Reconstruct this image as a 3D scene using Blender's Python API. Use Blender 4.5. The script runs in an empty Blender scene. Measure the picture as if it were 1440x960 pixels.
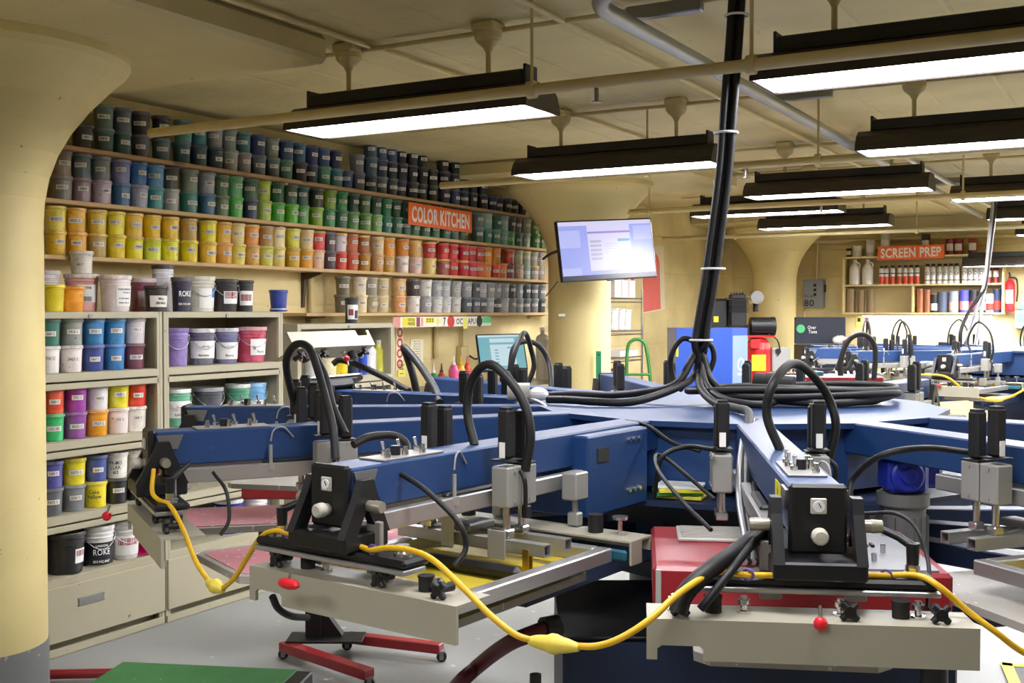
import bpy, bmesh, math, random
from mathutils import Vector, Matrix
random.seed(11)
PI = math.pi
SC = bpy.context.scene
COL = SC.collection
DEG = PI / 180.0

# ------------------------------------------------------------------ camera
CAM_H = 1.64
FPX = 1570.0
PITCH = 1.53 * DEG
YAW = 30.0 * DEG
cam_d = bpy.data.cameras.new('camera')
cam = bpy.data.objects.new('camera', cam_d)
COL.objects.link(cam)
cam_d.sensor_width = 36.0
cam_d.lens = FPX / 1440.0 * 36.0
cam_d.clip_start = 0.05
cam_d.clip_end = 200
cam.location = (0, 0, CAM_H)
cam.rotation_euler = (PI / 2 - PITCH, 0, YAW)
SC.camera = cam
CR = Matrix.Rotation(YAW, 4, 'Z') @ Matrix.Rotation(PI / 2 - PITCH, 4, 'X')
FWD = Vector((-math.sin(YAW), math.cos(YAW), 0))
RGT = Vector((math.cos(YAW), math.sin(YAW), 0))
ORG = Vector((0, 0, CAM_H))


def ray(px, py):
    return (CR @ Vector(((px - 720) / FPX, (480 - py) / FPX, -1.0)))


def W(px, py, d):
    """Point of the room seen at a pixel of the photograph, d metres away."""
    r = ray(px, py)
    return ORG + r * (d / r.dot(FWD))


def WX(px, py, x):
    r = ray(px, py)
    return ORG + r * (x / r.x)


def WY(px, py, y):
    r = ray(px, py)
    return ORG + r * (y / r.y)


def WZ(px, py, z):
    r = ray(px, py)
    return ORG + r * ((z - CAM_H) / r.z)


def c2w(xc, d, z=0.0):
    return RGT * xc + FWD * d + Vector((0, 0, z))


# ------------------------------------------------------------------ colour / materials
def lin1(c):
    return c / 12.92 if c <= 0.04045 else ((c + 0.055) / 1.055) ** 2.4


def tublin(h):
    r, g, b = hexrgb(h)
    m = (r + g + b) / 3
    return tuple(lin1(min(1.0, 0.06 + 0.97 * (m + (x - m) * 0.90))) for x in (r, g, b)) + (1.0,)


def hexrgb(h):
    h = h.lstrip('#')
    return tuple(int(h[i:i + 2], 16) / 255.0 for i in (0, 2, 4))


def lin(h):
    return tuple(lin1(c) for c in hexrgb(h)) + (1.0,)


MATS = {}


def new_mat(name):
    m = bpy.data.materials.new(name)
    m.use_nodes = True
    nt = m.node_tree
    b = nt.nodes['Principled BSDF']
    MATS[name] = m
    return m, nt, b


def mat(name, col, rough=0.5, metal=0.0, var=0.12, scale=6.0, spots=None, spot_amt=0.0, bump=0.0, bscale=60.0, coat=0.0, stretch=None):
    """Painted / plastic / metal surface with procedural variation and wear."""
    m, nt, b = new_mat(name)
    N, L = nt.nodes, nt.links
    c = lin(col) if isinstance(col, str) else col
    tc = N.new('ShaderNodeTexCoord')
    src = tc.outputs['Object']
    if stretch:
        mp = N.new('ShaderNodeMapping')
        mp.inputs['Scale'].default_value = stretch
        L.new(src, mp.inputs['Vector'])
        src = mp.outputs['Vector']
    nz = N.new('ShaderNodeTexNoise')
    nz.inputs['Scale'].default_value = scale
    nz.inputs['Detail'].default_value = 5
    L.new(src, nz.inputs['Vector'])
    mix = N.new('ShaderNodeMix')
    mix.data_type = 'RGBA'
    mix.inputs[6].default_value = tuple(max(0, x * (1 - var)) for x in c[:3]) + (1,)
    mix.inputs[7].default_value = tuple(min(1, x * (1 + var)) for x in c[:3]) + (1,)
    L.new(nz.outputs['Fac'], mix.inputs[0])
    out = mix.outputs[2]
    if spots:
        n2 = N.new('ShaderNodeTexNoise')
        n2.inputs['Scale'].default_value = scale * 7
        n2.inputs['Detail'].default_value = 3
        L.new(src, n2.inputs['Vector'])
        rp = N.new('ShaderNodeValToRGB')
        rp.color_ramp.elements[0].position = 0.66 - spot_amt
        rp.color_ramp.elements[1].position = 0.70 - spot_amt
        L.new(n2.outputs['Fac'], rp.inputs['Fac'])
        m2 = N.new('ShaderNodeMix')
        m2.data_type = 'RGBA'
        L.new(rp.outputs['Color'], m2.inputs[0])
        L.new(out, m2.inputs[6])
        m2.inputs[7].default_value = lin(spots)
        out = m2.outputs[2]
    L.new(out, b.inputs['Base Color'])
    b.inputs['Roughness'].default_value = rough
    b.inputs['Metallic'].default_value = metal
    if coat:
        b.inputs['Coat Weight'].default_value = coat
        b.inputs['Coat Roughness'].default_value = 0.25
    if bump:
        n3 = N.new('ShaderNodeTexNoise')
        n3.inputs['Scale'].default_value = bscale
        n3.inputs['Detail'].default_value = 4
        L.new(src, n3.inputs['Vector'])
        bp = N.new('ShaderNodeBump')
        bp.inputs['Strength'].default_value = bump
        bp.inputs['Distance'].default_value = 0.01
        L.new(n3.outputs['Fac'], bp.inputs['Height'])
        L.new(bp.outputs['Normal'], b.inputs['Normal'])
    return m


def emit(name, col, strength):
    m, nt, b = new_mat(name)
    b.inputs['Base Color'].default_value = (0.02, 0.02, 0.02, 1)
    b.inputs['Emission Color'].default_value = lin(col) if isinstance(col, str) else col
    b.inputs['Emission Strength'].default_value = strength
    b.inputs['Roughness'].default_value = 0.3
    return m


def object_colour_mat(name, rough=0.42, smear=0.35, scale=9.0):
    """Coloured plastic: colour comes from the object's own colour, with ink smears."""
    m, nt, b = new_mat(name)
    N, L = nt.nodes, nt.links
    oi = N.new('ShaderNodeObjectInfo')
    tc = N.new('ShaderNodeTexCoord')
    ad = N.new('ShaderNodeVectorMath')
    ad.operation = 'ADD'
    cmb = N.new('ShaderNodeCombineXYZ')
    mu = N.new('ShaderNodeMath')
    mu.operation = 'MULTIPLY'
    mu.inputs[1].default_value = 50
    L.new(oi.outputs['Random'], mu.inputs[0])
    L.new(mu.outputs[0], cmb.inputs[0])
    L.new(mu.outputs[0], cmb.inputs[2])
    L.new(tc.outputs['Object'], ad.inputs[0])
    L.new(cmb.outputs[0], ad.inputs[1])
    nz = N.new('ShaderNodeTexNoise')
    nz.inputs['Scale'].default_value = scale
    nz.inputs['Detail'].default_value = 4
    nz.inputs['Distortion'].default_value = 0.8
    L.new(ad.outputs[0], nz.inputs['Vector'])
    hsv = N.new('ShaderNodeHueSaturation')
    hsv.inputs['Value'].default_value = 1.0 - smear
    hsv.inputs['Saturation'].default_value = 1.1
    L.new(oi.outputs['Color'], hsv.inputs['Color'])
    rp = N.new('ShaderNodeValToRGB')
    rp.color_ramp.elements[0].position = 0.42
    rp.color_ramp.elements[1].position = 0.60
    L.new(nz.outputs['Fac'], rp.inputs['Fac'])
    mx = N.new('ShaderNodeMix')
    mx.data_type = 'RGBA'
    L.new(rp.outputs['Color'], mx.inputs[0])
    L.new(oi.outputs['Color'], mx.inputs[6])
    L.new(hsv.outputs['Color'], mx.inputs[7])
    # drips and chips
    n2 = N.new('ShaderNodeTexNoise')
    n2.inputs['Scale'].default_value = scale * 4.5
    n2.inputs['Detail'].default_value = 2
    L.new(ad.outputs[0], n2.inputs['Vector'])
    r2 = N.new('ShaderNodeValToRGB')
    r2.color_ramp.elements[0].position = 0.68
    r2.color_ramp.elements[1].position = 0.72
    L.new(n2.outputs['Fac'], r2.inputs['Fac'])
    h2 = N.new('ShaderNodeHueSaturation')
    h2.inputs['Value'].default_value = 0.5
    L.new(oi.outputs['Color'], h2.inputs['Color'])
    m2 = N.new('ShaderNodeMix')
    m2.data_type = 'RGBA'
    L.new(r2.outputs['Color'], m2.inputs[0])
    L.new(mx.outputs[2], m2.inputs[6])
    L.new(h2.outputs['Color'], m2.inputs[7])
    L.new(m2.outputs[2], b.inputs['Base Color'])
    b.inputs['Roughness'].default_value = rough
    b.inputs['Coat Weight'].default_value = 0.3
    b.inputs['Coat Roughness'].default_value = 0.2
    return m


# ------------------------------------------------------------------ mesh builder
class MB:
    def __init__(self):
        self.v, self.f, self.s, self.mi = [], [], [], []
        self.cur = 0

    def _add(self, vs, fs, smooth, M=None):
        b = len(self.v)
        if M is not None:
            vs = [M @ Vector(p) for p in vs]
        self.v.extend([tuple(p) for p in vs])
        for f in fs:
            self.f.append(tuple(i + b for i in f))
            self.s.append(smooth)
            self.mi.append(self.cur)
        return self

    def mat(self, i):
        self.cur = i
        return self

    def box(self, c, size, ch=0.0, M=None, rz=0.0, ry=0.0, rx=0.0):
        hx, hy, hz = size[0] / 2, size[1] / 2, size[2] / 2
        T = Matrix.Translation(c)
        if rz or ry or rx:
            T = T @ Matrix.Rotation(rz, 4, 'Z') @ Matrix.Rotation(ry, 4, 'Y') @ Matrix.Rotation(rx, 4, 'X')
        if M is not None:
            T = M @ T
        ch = min(ch, hx * 0.9, hy * 0.9, hz * 0.9)
        if ch <= 0:
            vs = [(x * hx, y * hy, z * hz) for z in (-1, 1) for y in (-1, 1) for x in (-1, 1)]
            fs = [(0, 2, 3, 1), (4, 5, 7, 6), (0, 1, 5, 4), (2, 6, 7, 3), (0, 4, 6, 2), (1, 3, 7, 5)]
            return self._add(vs, fs, False, T)
        vs, idx = [], {}
        for sx in (-1, 1):
            for sy in (-1, 1):
                for sz in (-1, 1):
                    for ax in range(3):
                        h = [hx - ch, hy - ch, hz - ch]
                        h[ax] += ch
                        idx[(sx, sy, sz, ax)] = len(vs)
                        vs.append((sx * h[0], sy * h[1], sz * h[2]))
        fs = []
        for ax in range(3):
            o = [a for a in range(3) if a != ax]
            for s in (-1, 1):
                q = []
                for a, b in ((-1, -1), (1, -1), (1, 1), (-1, 1)):
                    k = [0, 0, 0]
                    k[ax] = s
                    k[o[0]] = a
                    k[o[1]] = b
                    q.append(idx[(k[0], k[1], k[2], ax)])
                n = (Vector(vs[q[1]]) - Vector(vs[q[0]])).cross(Vector(vs[q[3]]) - Vector(vs[q[0]]))
                fs.append(tuple(q) if n[ax] * s > 0 else tuple(reversed(q)))
        for ax in range(3):
            o = [a for a in range(3) if a != ax]
            for a in (-1, 1):
                for b in (-1, 1):
                    k0, k1 = [0, 0, 0], [0, 0, 0]
                    k0[ax], k1[ax] = -1, 1
                    for k in (k0, k1):
                        k[o[0]], k[o[1]] = a, b
                    q = (idx[(*k0, o[0])], idx[(*k1, o[0])], idx[(*k1, o[1])], idx[(*k0, o[1])])
                    n = (Vector(vs[q[1]]) - Vector(vs[q[0]])).cross(Vector(vs[q[3]]) - Vector(vs[q[0]]))
                    m = sum((Vector(vs[i]) for i in q), Vector())
                    fs.append(q if n.dot(m) > 0 else tuple(reversed(q)))
        for sx in (-1, 1):
            for sy in (-1, 1):
                for sz in (-1, 1):
                    q = tuple(idx[(sx, sy, sz, a)] for a in range(3))
                    fs.append(q if sx * sy * sz > 0 else tuple(reversed(q)))
        return self._add(vs, fs, False, T)

    def lathe(self, prof, c=(0, 0, 0), seg=20, M=None, a0=0.0, a1=2 * PI, caps=True):
        """prof: (r, z) list bottom to top, around z."""
        T = Matrix.Translation(c)
        if M is not None:
            T = M @ T
        full = abs(a1 - a0 - 2 * PI) < 1e-6
        n = seg if full else seg + 1
        for k in range(len(prof) - 1):
            (r0, z0), (r1, z1) = prof[k], prof[k + 1]
            vs, fs = [], []
            for r, z in ((r0, z0), (r1, z1)):
                for i in range(n):
                    a = a0 + (a1 - a0) * i / seg
                    vs.append((r * math.cos(a), r * math.sin(a), z))
            for i in range(seg):
                j = (i + 1) % n
                fs.append((i, j, n + j, n + i))
            self._add(vs, fs, True, T)
        if caps and full:
            for (r, z), up in ((prof[0], False), (prof[-1], True)):
                if r > 1e-5:
                    vs = [(r * math.cos(2 * PI * i / seg), r * math.sin(2 * PI * i / seg), z) for i in range(seg)]
                    self._add(vs, [tuple(range(seg)) if up else tuple(reversed(range(seg)))], False, T)
        return self

    def cyl(self, p0, p1, r0, r1=None, seg=14, M=None):
        r1 = r0 if r1 is None else r1
        p0, p1 = Vector(p0), Vector(p1)
        d = p1 - p0
        q = Vector((0, 0, 1)).rotation_difference(d.normalized()).to_matrix().to_4x4()
        T = Matrix.Translation(p0) @ q
        if M is not None:
            T = M @ T
        return self.lathe([(r0, 0), (r1, d.length)], (0, 0, 0), seg, T)

    def tube(self, pts, r, seg=8, M=None, closed=False, taper=None):
        P = [Vector(p) for p in pts]
        if M is not None:
            P = [M @ p for p in P]
        n = len(P)
        tan = []
        for i in range(n):
            a = P[(i - 1) % n] if (closed or i > 0) else P[0]
            b = P[(i + 1) % n] if (closed or i < n - 1) else P[-1]
            t = (b - a)
            tan.append(t.normalized() if t.length > 1e-9 else Vector((0, 0, 1)))
        up = Vector((0, 0, 1)) if abs(tan[0].z) < 0.9 else Vector((1, 0, 0))
        nrm = tan[0].cross(up).normalized()
        vs, fs = [], []
        for i in range(n):
            nrm = (nrm - tan[i] * nrm.dot(tan[i]))
            nrm = nrm.normalized() if nrm.length > 1e-6 else tan[i].orthogonal().normalized()
            bi = tan[i].cross(nrm)
            rr = r if taper is None else r * taper[i]
            for k in range(seg):
                a = 2 * PI * k / seg
                vs.append(P[i] + nrm * (rr * math.cos(a)) + bi * (rr * math.sin(a)))
        m = n if closed else n - 1
        for i in range(m):
            j = (i + 1) % n
            for k in range(seg):
                l = (k + 1) % seg
                fs.append((i * seg + k, i * seg + l, j * seg + l, j * seg + k))
        self._add(vs, fs, True)
        if not closed:
            self._add([vs[k] for k in range(seg)], [tuple(reversed(range(seg)))], False)
            self._add([vs[(n - 1) * seg + k] for k in range(seg)], [tuple(range(seg))], False)
        return self

    def prism(self, poly, h0, h1, M=None):
        """poly in local xy, extruded along z."""
        n = len(poly)
        area = sum(poly[i][0] * poly[(i + 1) % n][1] - poly[(i + 1) % n][0] * poly[i][1] for i in range(n))
        if area < 0:
            poly = list(reversed(poly))
        vs = [(x, y, h0) for x, y in poly] + [(x, y, h1) for x, y in poly]
        fs = [tuple(reversed(range(n))), tuple(range(n, 2 * n))]
        for i in range(n):
            j = (i + 1) % n
            fs.append((i, j, n + j, n + i))
        return self._add(vs, fs, False, M)

    def ball(self, c, r, seg=14, rings=9, sc=(1, 1, 1), M=None):
        prof = [(max(1e-4, r * math.sin(PI * k / rings)), -r * math.cos(PI * k / rings)) for k in range(rings + 1)]
        T = Matrix.Translation(c) @ Matrix.Diagonal((*sc, 1))
        if M is not None:
            T = M @ T
        return self.lathe(prof, (0, 0, 0), seg, T, caps=False)

    def quad(self, a, b, c, d):
        return self._add([a, b, c, d], [(0, 1, 2, 3)], False)

    def mesh(self, name):
        me = bpy.data.meshes.new(name)
        me.from_pydata(self.v, [], self.f)
        me.polygons.foreach_set('use_smooth', self.s)
        me.polygons.foreach_set('material_index', self.mi)
        me.update()
        return me

    def build(self, name, material, parent=None, loc=None, rot=None, mats=None):
        me = self.mesh(name)
        for m in (mats or [material]):
            me.materials.append(m)
        return place(name, me, parent, loc, rot)


def place(name, me, parent=None, loc=None, rot=None):
    o = bpy.data.objects.new(name, me)
    COL.objects.link(o)
    if parent is not None:
        o.parent = parent
    if loc is not None:
        o.location = loc
    if rot is not None:
        o.rotation_euler = rot
    return o


def empty(name, loc=(0, 0, 0), rz=0.0, parent=None):
    o = bpy.data.objects.new(name, None)
    COL.objects.link(o)
    o.location = loc
    o.rotation_euler = (0, 0, rz)
    o.empty_display_size = 0.1
    if parent is not None:
        o.parent = parent
    return o


def tag(o, label, cat, group=None, kind=None):
    if label:
        o['label'] = label
    if cat:
        o['category'] = cat
    if group:
        o['group'] = group
    if kind:
        o['kind'] = kind
    return o


def thing(name, label, cat, loc=(0, 0, 0), rz=0.0, group=None):
    return tag(empty(name, loc, rz), label, cat, group, 'thing')


def struct(o):
    o['kind'] = 'structure'
    return o


CACHE = {}


def cached(key, maker, mats):
    if key not in CACHE:
        me = maker().mesh(key)
        for m in mats:
            me.materials.append(m)
        CACHE[key] = me
    return CACHE[key]


def spline(pts, n=8, closed=False):
    """Catmull-Rom through the points."""
    P = [Vector(p) for p in pts]
    out = []
    m = len(P)
    rng = m if closed else m - 1
    for i in range(rng):
        p0 = P[(i - 1) % m] if (closed or i > 0) else P[0] * 2 - P[1]
        p1, p2 = P[i], P[(i + 1) % m]
        p3 = P[(i + 2) % m] if (closed or i + 2 < m) else P[-1] * 2 - P[-2]
        for k in range(n):
            t = k / n
            out.append(0.5 * ((2 * p1) + (p2 - p0) * t + (2 * p0 - 5 * p1 + 4 * p2 - p3) * t * t + (3 * p1 - p0 - 3 * p2 + p3) * t ** 3))
    if not closed:
        out.append(P[-1])
    return out


TEXTS = {}


def text_geo(s, depth=0.0, bold=0.018):
    """(verts, faces, width, height) of a string; letters about 1 high before scaling."""
    key = (s, depth, bold)
    if key not in TEXTS:
        cu = bpy.data.curves.new('lettering', 'FONT')
        cu.body = s
        cu.extrude = depth
        cu.offset = bold
        cu.space_character = 1.08
        cu.resolution_u = 3
        o = bpy.data.objects.new('lettering', cu)
        COL.objects.link(o)
        dg = bpy.context.evaluated_depsgraph_get()
        dg.update()
        me = bpy.data.meshes.new_from_object(o.evaluated_get(dg))
        vs = [tuple(v.co) for v in me.vertices]
        fs = [tuple(p.vertices) for p in me.polygons]
        bpy.data.objects.remove(o)
        bpy.data.curves.remove(cu)
        bpy.data.meshes.remove(me)
        x0 = min(v[0] for v in vs)
        x1 = max(v[0] for v in vs)
        y0 = min(v[1] for v in vs)
        y1 = max(v[1] for v in vs)
        vs = [(v[0] - (x0 + x1) / 2, v[1] - (y0 + y1) / 2, v[2]) for v in vs]
        TEXTS[key] = (vs, fs, x1 - x0, y1 - y0)
    return TEXTS[key]


def add_text(mb, s, w, h, M, bold=0.018):
    """Flat lettering fitted to w x h in the xy plane of M (z is the outward normal)."""
    vs, fs, tw, th = text_geo(s, 0.0, bold)
    vs = [(v[0] / tw * w, v[1] / th * h, 0) for v in vs]
    mb._add(vs, fs, False, M)
    return mb


def bent_text(mb, s, w, h, r, z, ang=0.0):
    """Lettering wrapped on a vertical cylinder of radius r facing +x."""
    vs, fs, tw, th = text_geo(s)
    out = []
    for v in vs:
        a = ang + v[0] / tw * w / r
        out.append((r * math.cos(a), r * math.sin(a), z + v[1] / th * h))
    mb._add(out, fs, False)
    return mb


def frame_matrix(o, x, y):
    """Matrix with origin o, x along x, y along y (made square)."""
    x = Vector(x).normalized()
    z = x.cross(Vector(y)).normalized()
    y = z.cross(x)
    return Matrix(((x.x, y.x, z.x, o[0]), (x.y, y.y, z.y, o[1]), (x.z, y.z, z.z, o[2]), (0, 0, 0, 1)))


ORD = ('first second third fourth fifth sixth seventh eighth ninth tenth eleventh twelfth thirteenth fourteenth fifteenth sixteenth '
       'seventeenth eighteenth nineteenth twentieth').split()
ORD += ['twenty-' + w for w in ORD[:9]] + ['thirtieth'] + ['thirty-' + w for w in ORD[:9]] + ['fortieth'] + ['forty-' + w for w in ORD[:9]] + ['fiftieth'] + ['fifty-' + w for w in ORD[:9]]


def colour_name(h):
    import colorsys
    r, g, b = hexrgb(h)
    hh, s, v = colorsys.rgb_to_hsv(r, g, b)
    hh *= 360
    if v < 0.17:
        return 'black'
    if s < 0.13:
        return 'dark grey' if v < 0.4 else 'mid grey' if v < 0.6 else 'light grey' if v < 0.8 else 'white'
    if hh < 18 or hh >= 345:
        n = 'red' if s > 0.5 else 'pink' if v > 0.7 else 'maroon'
    elif hh < 40:
        n = 'orange' if (s > 0.6 and v > 0.6) else 'tan' if v > 0.6 else 'brown'
    elif hh < 66:
        n = 'yellow' if s > 0.5 and v > 0.5 else 'cream' if v > 0.7 else 'olive'
    elif hh < 95:
        n = 'lime green'
    elif hh < 158:
        n = 'green'
    elif hh < 192:
        n = 'teal'
    elif hh < 255:
        n = 'blue' if v > 0.33 else 'navy'
    elif hh < 300:
        n = 'purple'
    else:
        n = 'magenta' if s > 0.45 else 'mauve'
    if n in ('navy', 'brown', 'olive', 'maroon', 'cream', 'tan', 'lime green', 'magenta', 'mauve'):
        return n
    if s < 0.3:
        return 'greyish ' + n
    if v < 0.38:
        return 'dark ' + n
    if v > 0.9 and s < 0.5:
        return 'pale ' + n
    return n
# ------------------------------------------------------------------ materials
def concrete_wall(name, col, plank_z=None, bump=0.25, dirt=0.25):
    m, nt, b = new_mat(name)
    N, L = nt.nodes, nt.links
    tc = N.new('ShaderNodeTexCoord')
    nz = N.new('ShaderNodeTexNoise')
    nz.inputs['Scale'].default_value = 1.3
    nz.inputs['Detail'].default_value = 8
    L.new(tc.outputs['Object'], nz.inputs['Vector'])
    c = lin(col)
    mx = N.new('ShaderNodeMix')
    mx.data_type = 'RGBA'
    mx.inputs[6].default_value = tuple(x * (1 - dirt) for x in c[:3]) + (1,)
    mx.inputs[7].default_value = tuple(min(1, x * 1.08) for x in c[:3]) + (1,)
    rp = N.new('ShaderNodeValToRGB')
    rp.color_ramp.elements[0].position = 0.33
    rp.color_ramp.elements[1].position = 0.62
    L.new(nz.outputs['Fac'], rp.inputs['Fac'])
    L.new(rp.outputs['Color'], mx.inputs[0])
    # small chips and specks
    n2 = N.new('ShaderNodeTexNoise')
    n2.inputs['Scale'].default_value = 26
    n2.inputs['Detail'].default_value = 2
    L.new(tc.outputs['Object'], n2.inputs['Vector'])
    r2 = N.new('ShaderNodeValToRGB')
    r2.color_ramp.elements[0].position = 0.735
    r2.color_ramp.elements[1].position = 0.76
    L.new(n2.outputs['Fac'], r2.inputs['Fac'])
    m2 = N.new('ShaderNodeMix')
    m2.data_type = 'RGBA'
    L.new(r2.outputs['Color'], m2.inputs[0])
    L.new(mx.outputs[2], m2.inputs[6])
    m2.inputs[7].default_value = tuple(x * 0.5 for x in c[:3]) + (1,)
    L.new(m2.outputs[2], b.inputs['Base Color'])
    b.inputs['Roughness'].default_value = 0.55
    n3 = N.new('ShaderNodeTexNoise')
    n3.inputs['Scale'].default_value = 7
    n3.inputs['Detail'].default_value = 8
    L.new(tc.outputs['Object'], n3.inputs['Vector'])
    h = n3.outputs['Fac']
    if plank_z is not None:
        sp = N.new('ShaderNodeSeparateXYZ')
        L.new(tc.outputs['Object'], sp.inputs[0])
        mo = N.new('ShaderNodeMath')
        mo.operation = 'PINGPONG'
        mo.inputs[1].default_value = plank_z[1] / 2
        L.new(sp.outputs[plank_z[0]], mo.inputs[0])
        ss = N.new('ShaderNodeMapRange')
        ss.inputs['From Min'].default_value = 0.0
        ss.inputs['From Max'].default_value = 0.018
        L.new(mo.outputs[0], ss.inputs['Value'])
        ad = N.new('ShaderNodeMath')
        ad.operation = 'MULTIPLY_ADD'
        ad.inputs[1].default_value = 0.6
        L.new(ss.outputs[0], ad.inputs[0])
        L.new(h, ad.inputs[2])
        h = ad.outputs[0]
    bp = N.new('ShaderNodeBump')
    bp.inputs['Strength'].default_value = bump
    bp.inputs['Distance'].default_value = 0.012
    L.new(h, bp.inputs['Height'])
    L.new(bp.outputs['Normal'], b.inputs['Normal'])
    return m


CREAM = 'dcc98c'
m_wall = concrete_wall('cream_painted_wall', 'dcca92', plank_z=(2, 0.42), bump=0.5)
m_col = concrete_wall('cream_painted_column', 'dac88c', bump=0.12, dirt=0.14)
m_ceil = concrete_wall('cream_painted_ceiling', 'c6b684', plank_z=(0, 0.36), bump=0.6, dirt=0.2)
m_panel = concrete_wall('cream_drop_panel', 'c8b884', bump=0.1, dirt=0.12)
m_base_grey = mat('grey_column_base_paint', '7d7f80', 0.6, var=0.15, scale=4, spots='b0b0ac', spot_amt=0.0)
m_pipe = mat('cream_painted_pipe', 'c9b783', 0.5, var=0.2, scale=5)
m_conduit = mat('galvanised_conduit', 'a4a6a8', 0.38, 0.7, var=0.15, scale=7)
m_floor = mat('grey_painted_floor', '919492', 0.42, var=0.14, scale=1.2, spots='c9c9c4', spot_amt=-0.035, bump=0.08, bscale=30)
m_brown = mat('dark_bronze_reflector', '37302a', 0.45, 0.2, var=0.25, scale=5)
m_black = mat('black_housing', '1b1a18', 0.55, var=0.3, scale=6)
m_lamp = emit('lit_fluorescent_tubes', 'fbfaff', 34.0)
m_lamp_mid = emit('lit_white_fluorescent_tubes', 'fbfaff', 50.0)
m_lamp_far = emit('boosted_far_fluorescent_tubes', 'fbfaff', 80.0)  # same tubes with extra strength, to brighten the dim back of the room
m_lampin = mat('white_reflector_inside', 'e8e6e2', 0.3, var=0.04)
m_wood = mat('pale_shelf_timber', 'c9a876', 0.55, var=0.25, scale=3, stretch=(1, 0.15, 1), spots='8e7350', spot_amt=-0.02)
m_wood_dark = mat('brown_shelf_timber', 'a5845f', 0.6, var=0.25, scale=3, stretch=(1, 0.15, 1), spots='6d5238', spot_amt=-0.02)
m_steel = mat('dull_steel', '8f8f8e', 0.38, 0.75, var=0.15)

XW, YF, CZ = -5.0, 14.6, 2.82
XR, YB = 5.5, -4.0

# shell
mb = MB().box(((XW + XR) / 2, (YF + YB) / 2, -0.1), (XR - XW + 0.6, YF - YB + 0.6, 0.2))
struct(mb.build('floor', m_floor))
mb = MB().box(((XW + XR) / 2, (YF + YB) / 2, CZ + 0.1), (XR - XW + 0.6, YF - YB + 0.6, 0.2))
struct(mb.build('ceiling', m_ceil))
struct(MB().box((XW - 0.1, (YF + YB) / 2, CZ / 2), (0.2, YF - YB + 0.4, CZ)).build('wall_left', m_wall))
struct(MB().box(((XW + XR) / 2, YF + 0.1, CZ / 2), (XR - XW + 0.4, 0.2, CZ)).build('wall_back', m_wall))
struct(MB().box((XR + 0.1, (YF + YB) / 2, CZ / 2), (0.2, YF - YB + 0.4, CZ)).build('wall_right', m_wall))
struct(MB().box(((XW + XR) / 2, YB - 0.1, CZ / 2), (XR - XW + 0.4, 0.2, CZ)).build('wall_front', m_wall))

# mushroom columns with drop panels
PZ = 2.70


def mushroom_column(x, y, px0, px1, py0, py1):
    prof = [(0.262, 0.0), (0.262, 2.02), (0.268, 2.10), (0.285, 2.19), (0.32, 2.29), (0.375, 2.39), (0.45, 2.49),
            (0.54, 2.585), (0.60, 2.64), (0.615, 2.665), (0.615, PZ)]
    o = MB().lathe(prof, (x, y, 0), 48).build('column', m_col)
    struct(o)
    b = MB().lathe([(0.266, 0.0), (0.266, 0.27)], (x, y, 0), 48).build('grey_base_band', m_base_grey, o)
    p = MB()
    p.box(((px0 + px1) / 2, (py0 + py1) / 2, (PZ + CZ) / 2), (px1 - px0, py1 - py0, CZ - PZ), 0.02)
    q = p.build('ceiling_drop_panel', m_panel)
    struct(q)
    return o


CX = -4.2
mushroom_column(CX, 2.87, -5.0, -3.09, 1.95, 3.78)
mushroom_column(CX, 8.41, -5.0, -3.15, 7.5, 9.35)
mushroom_column(CX, 13.95, -5.0, -3.15, 13.05, 14.6)


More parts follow.
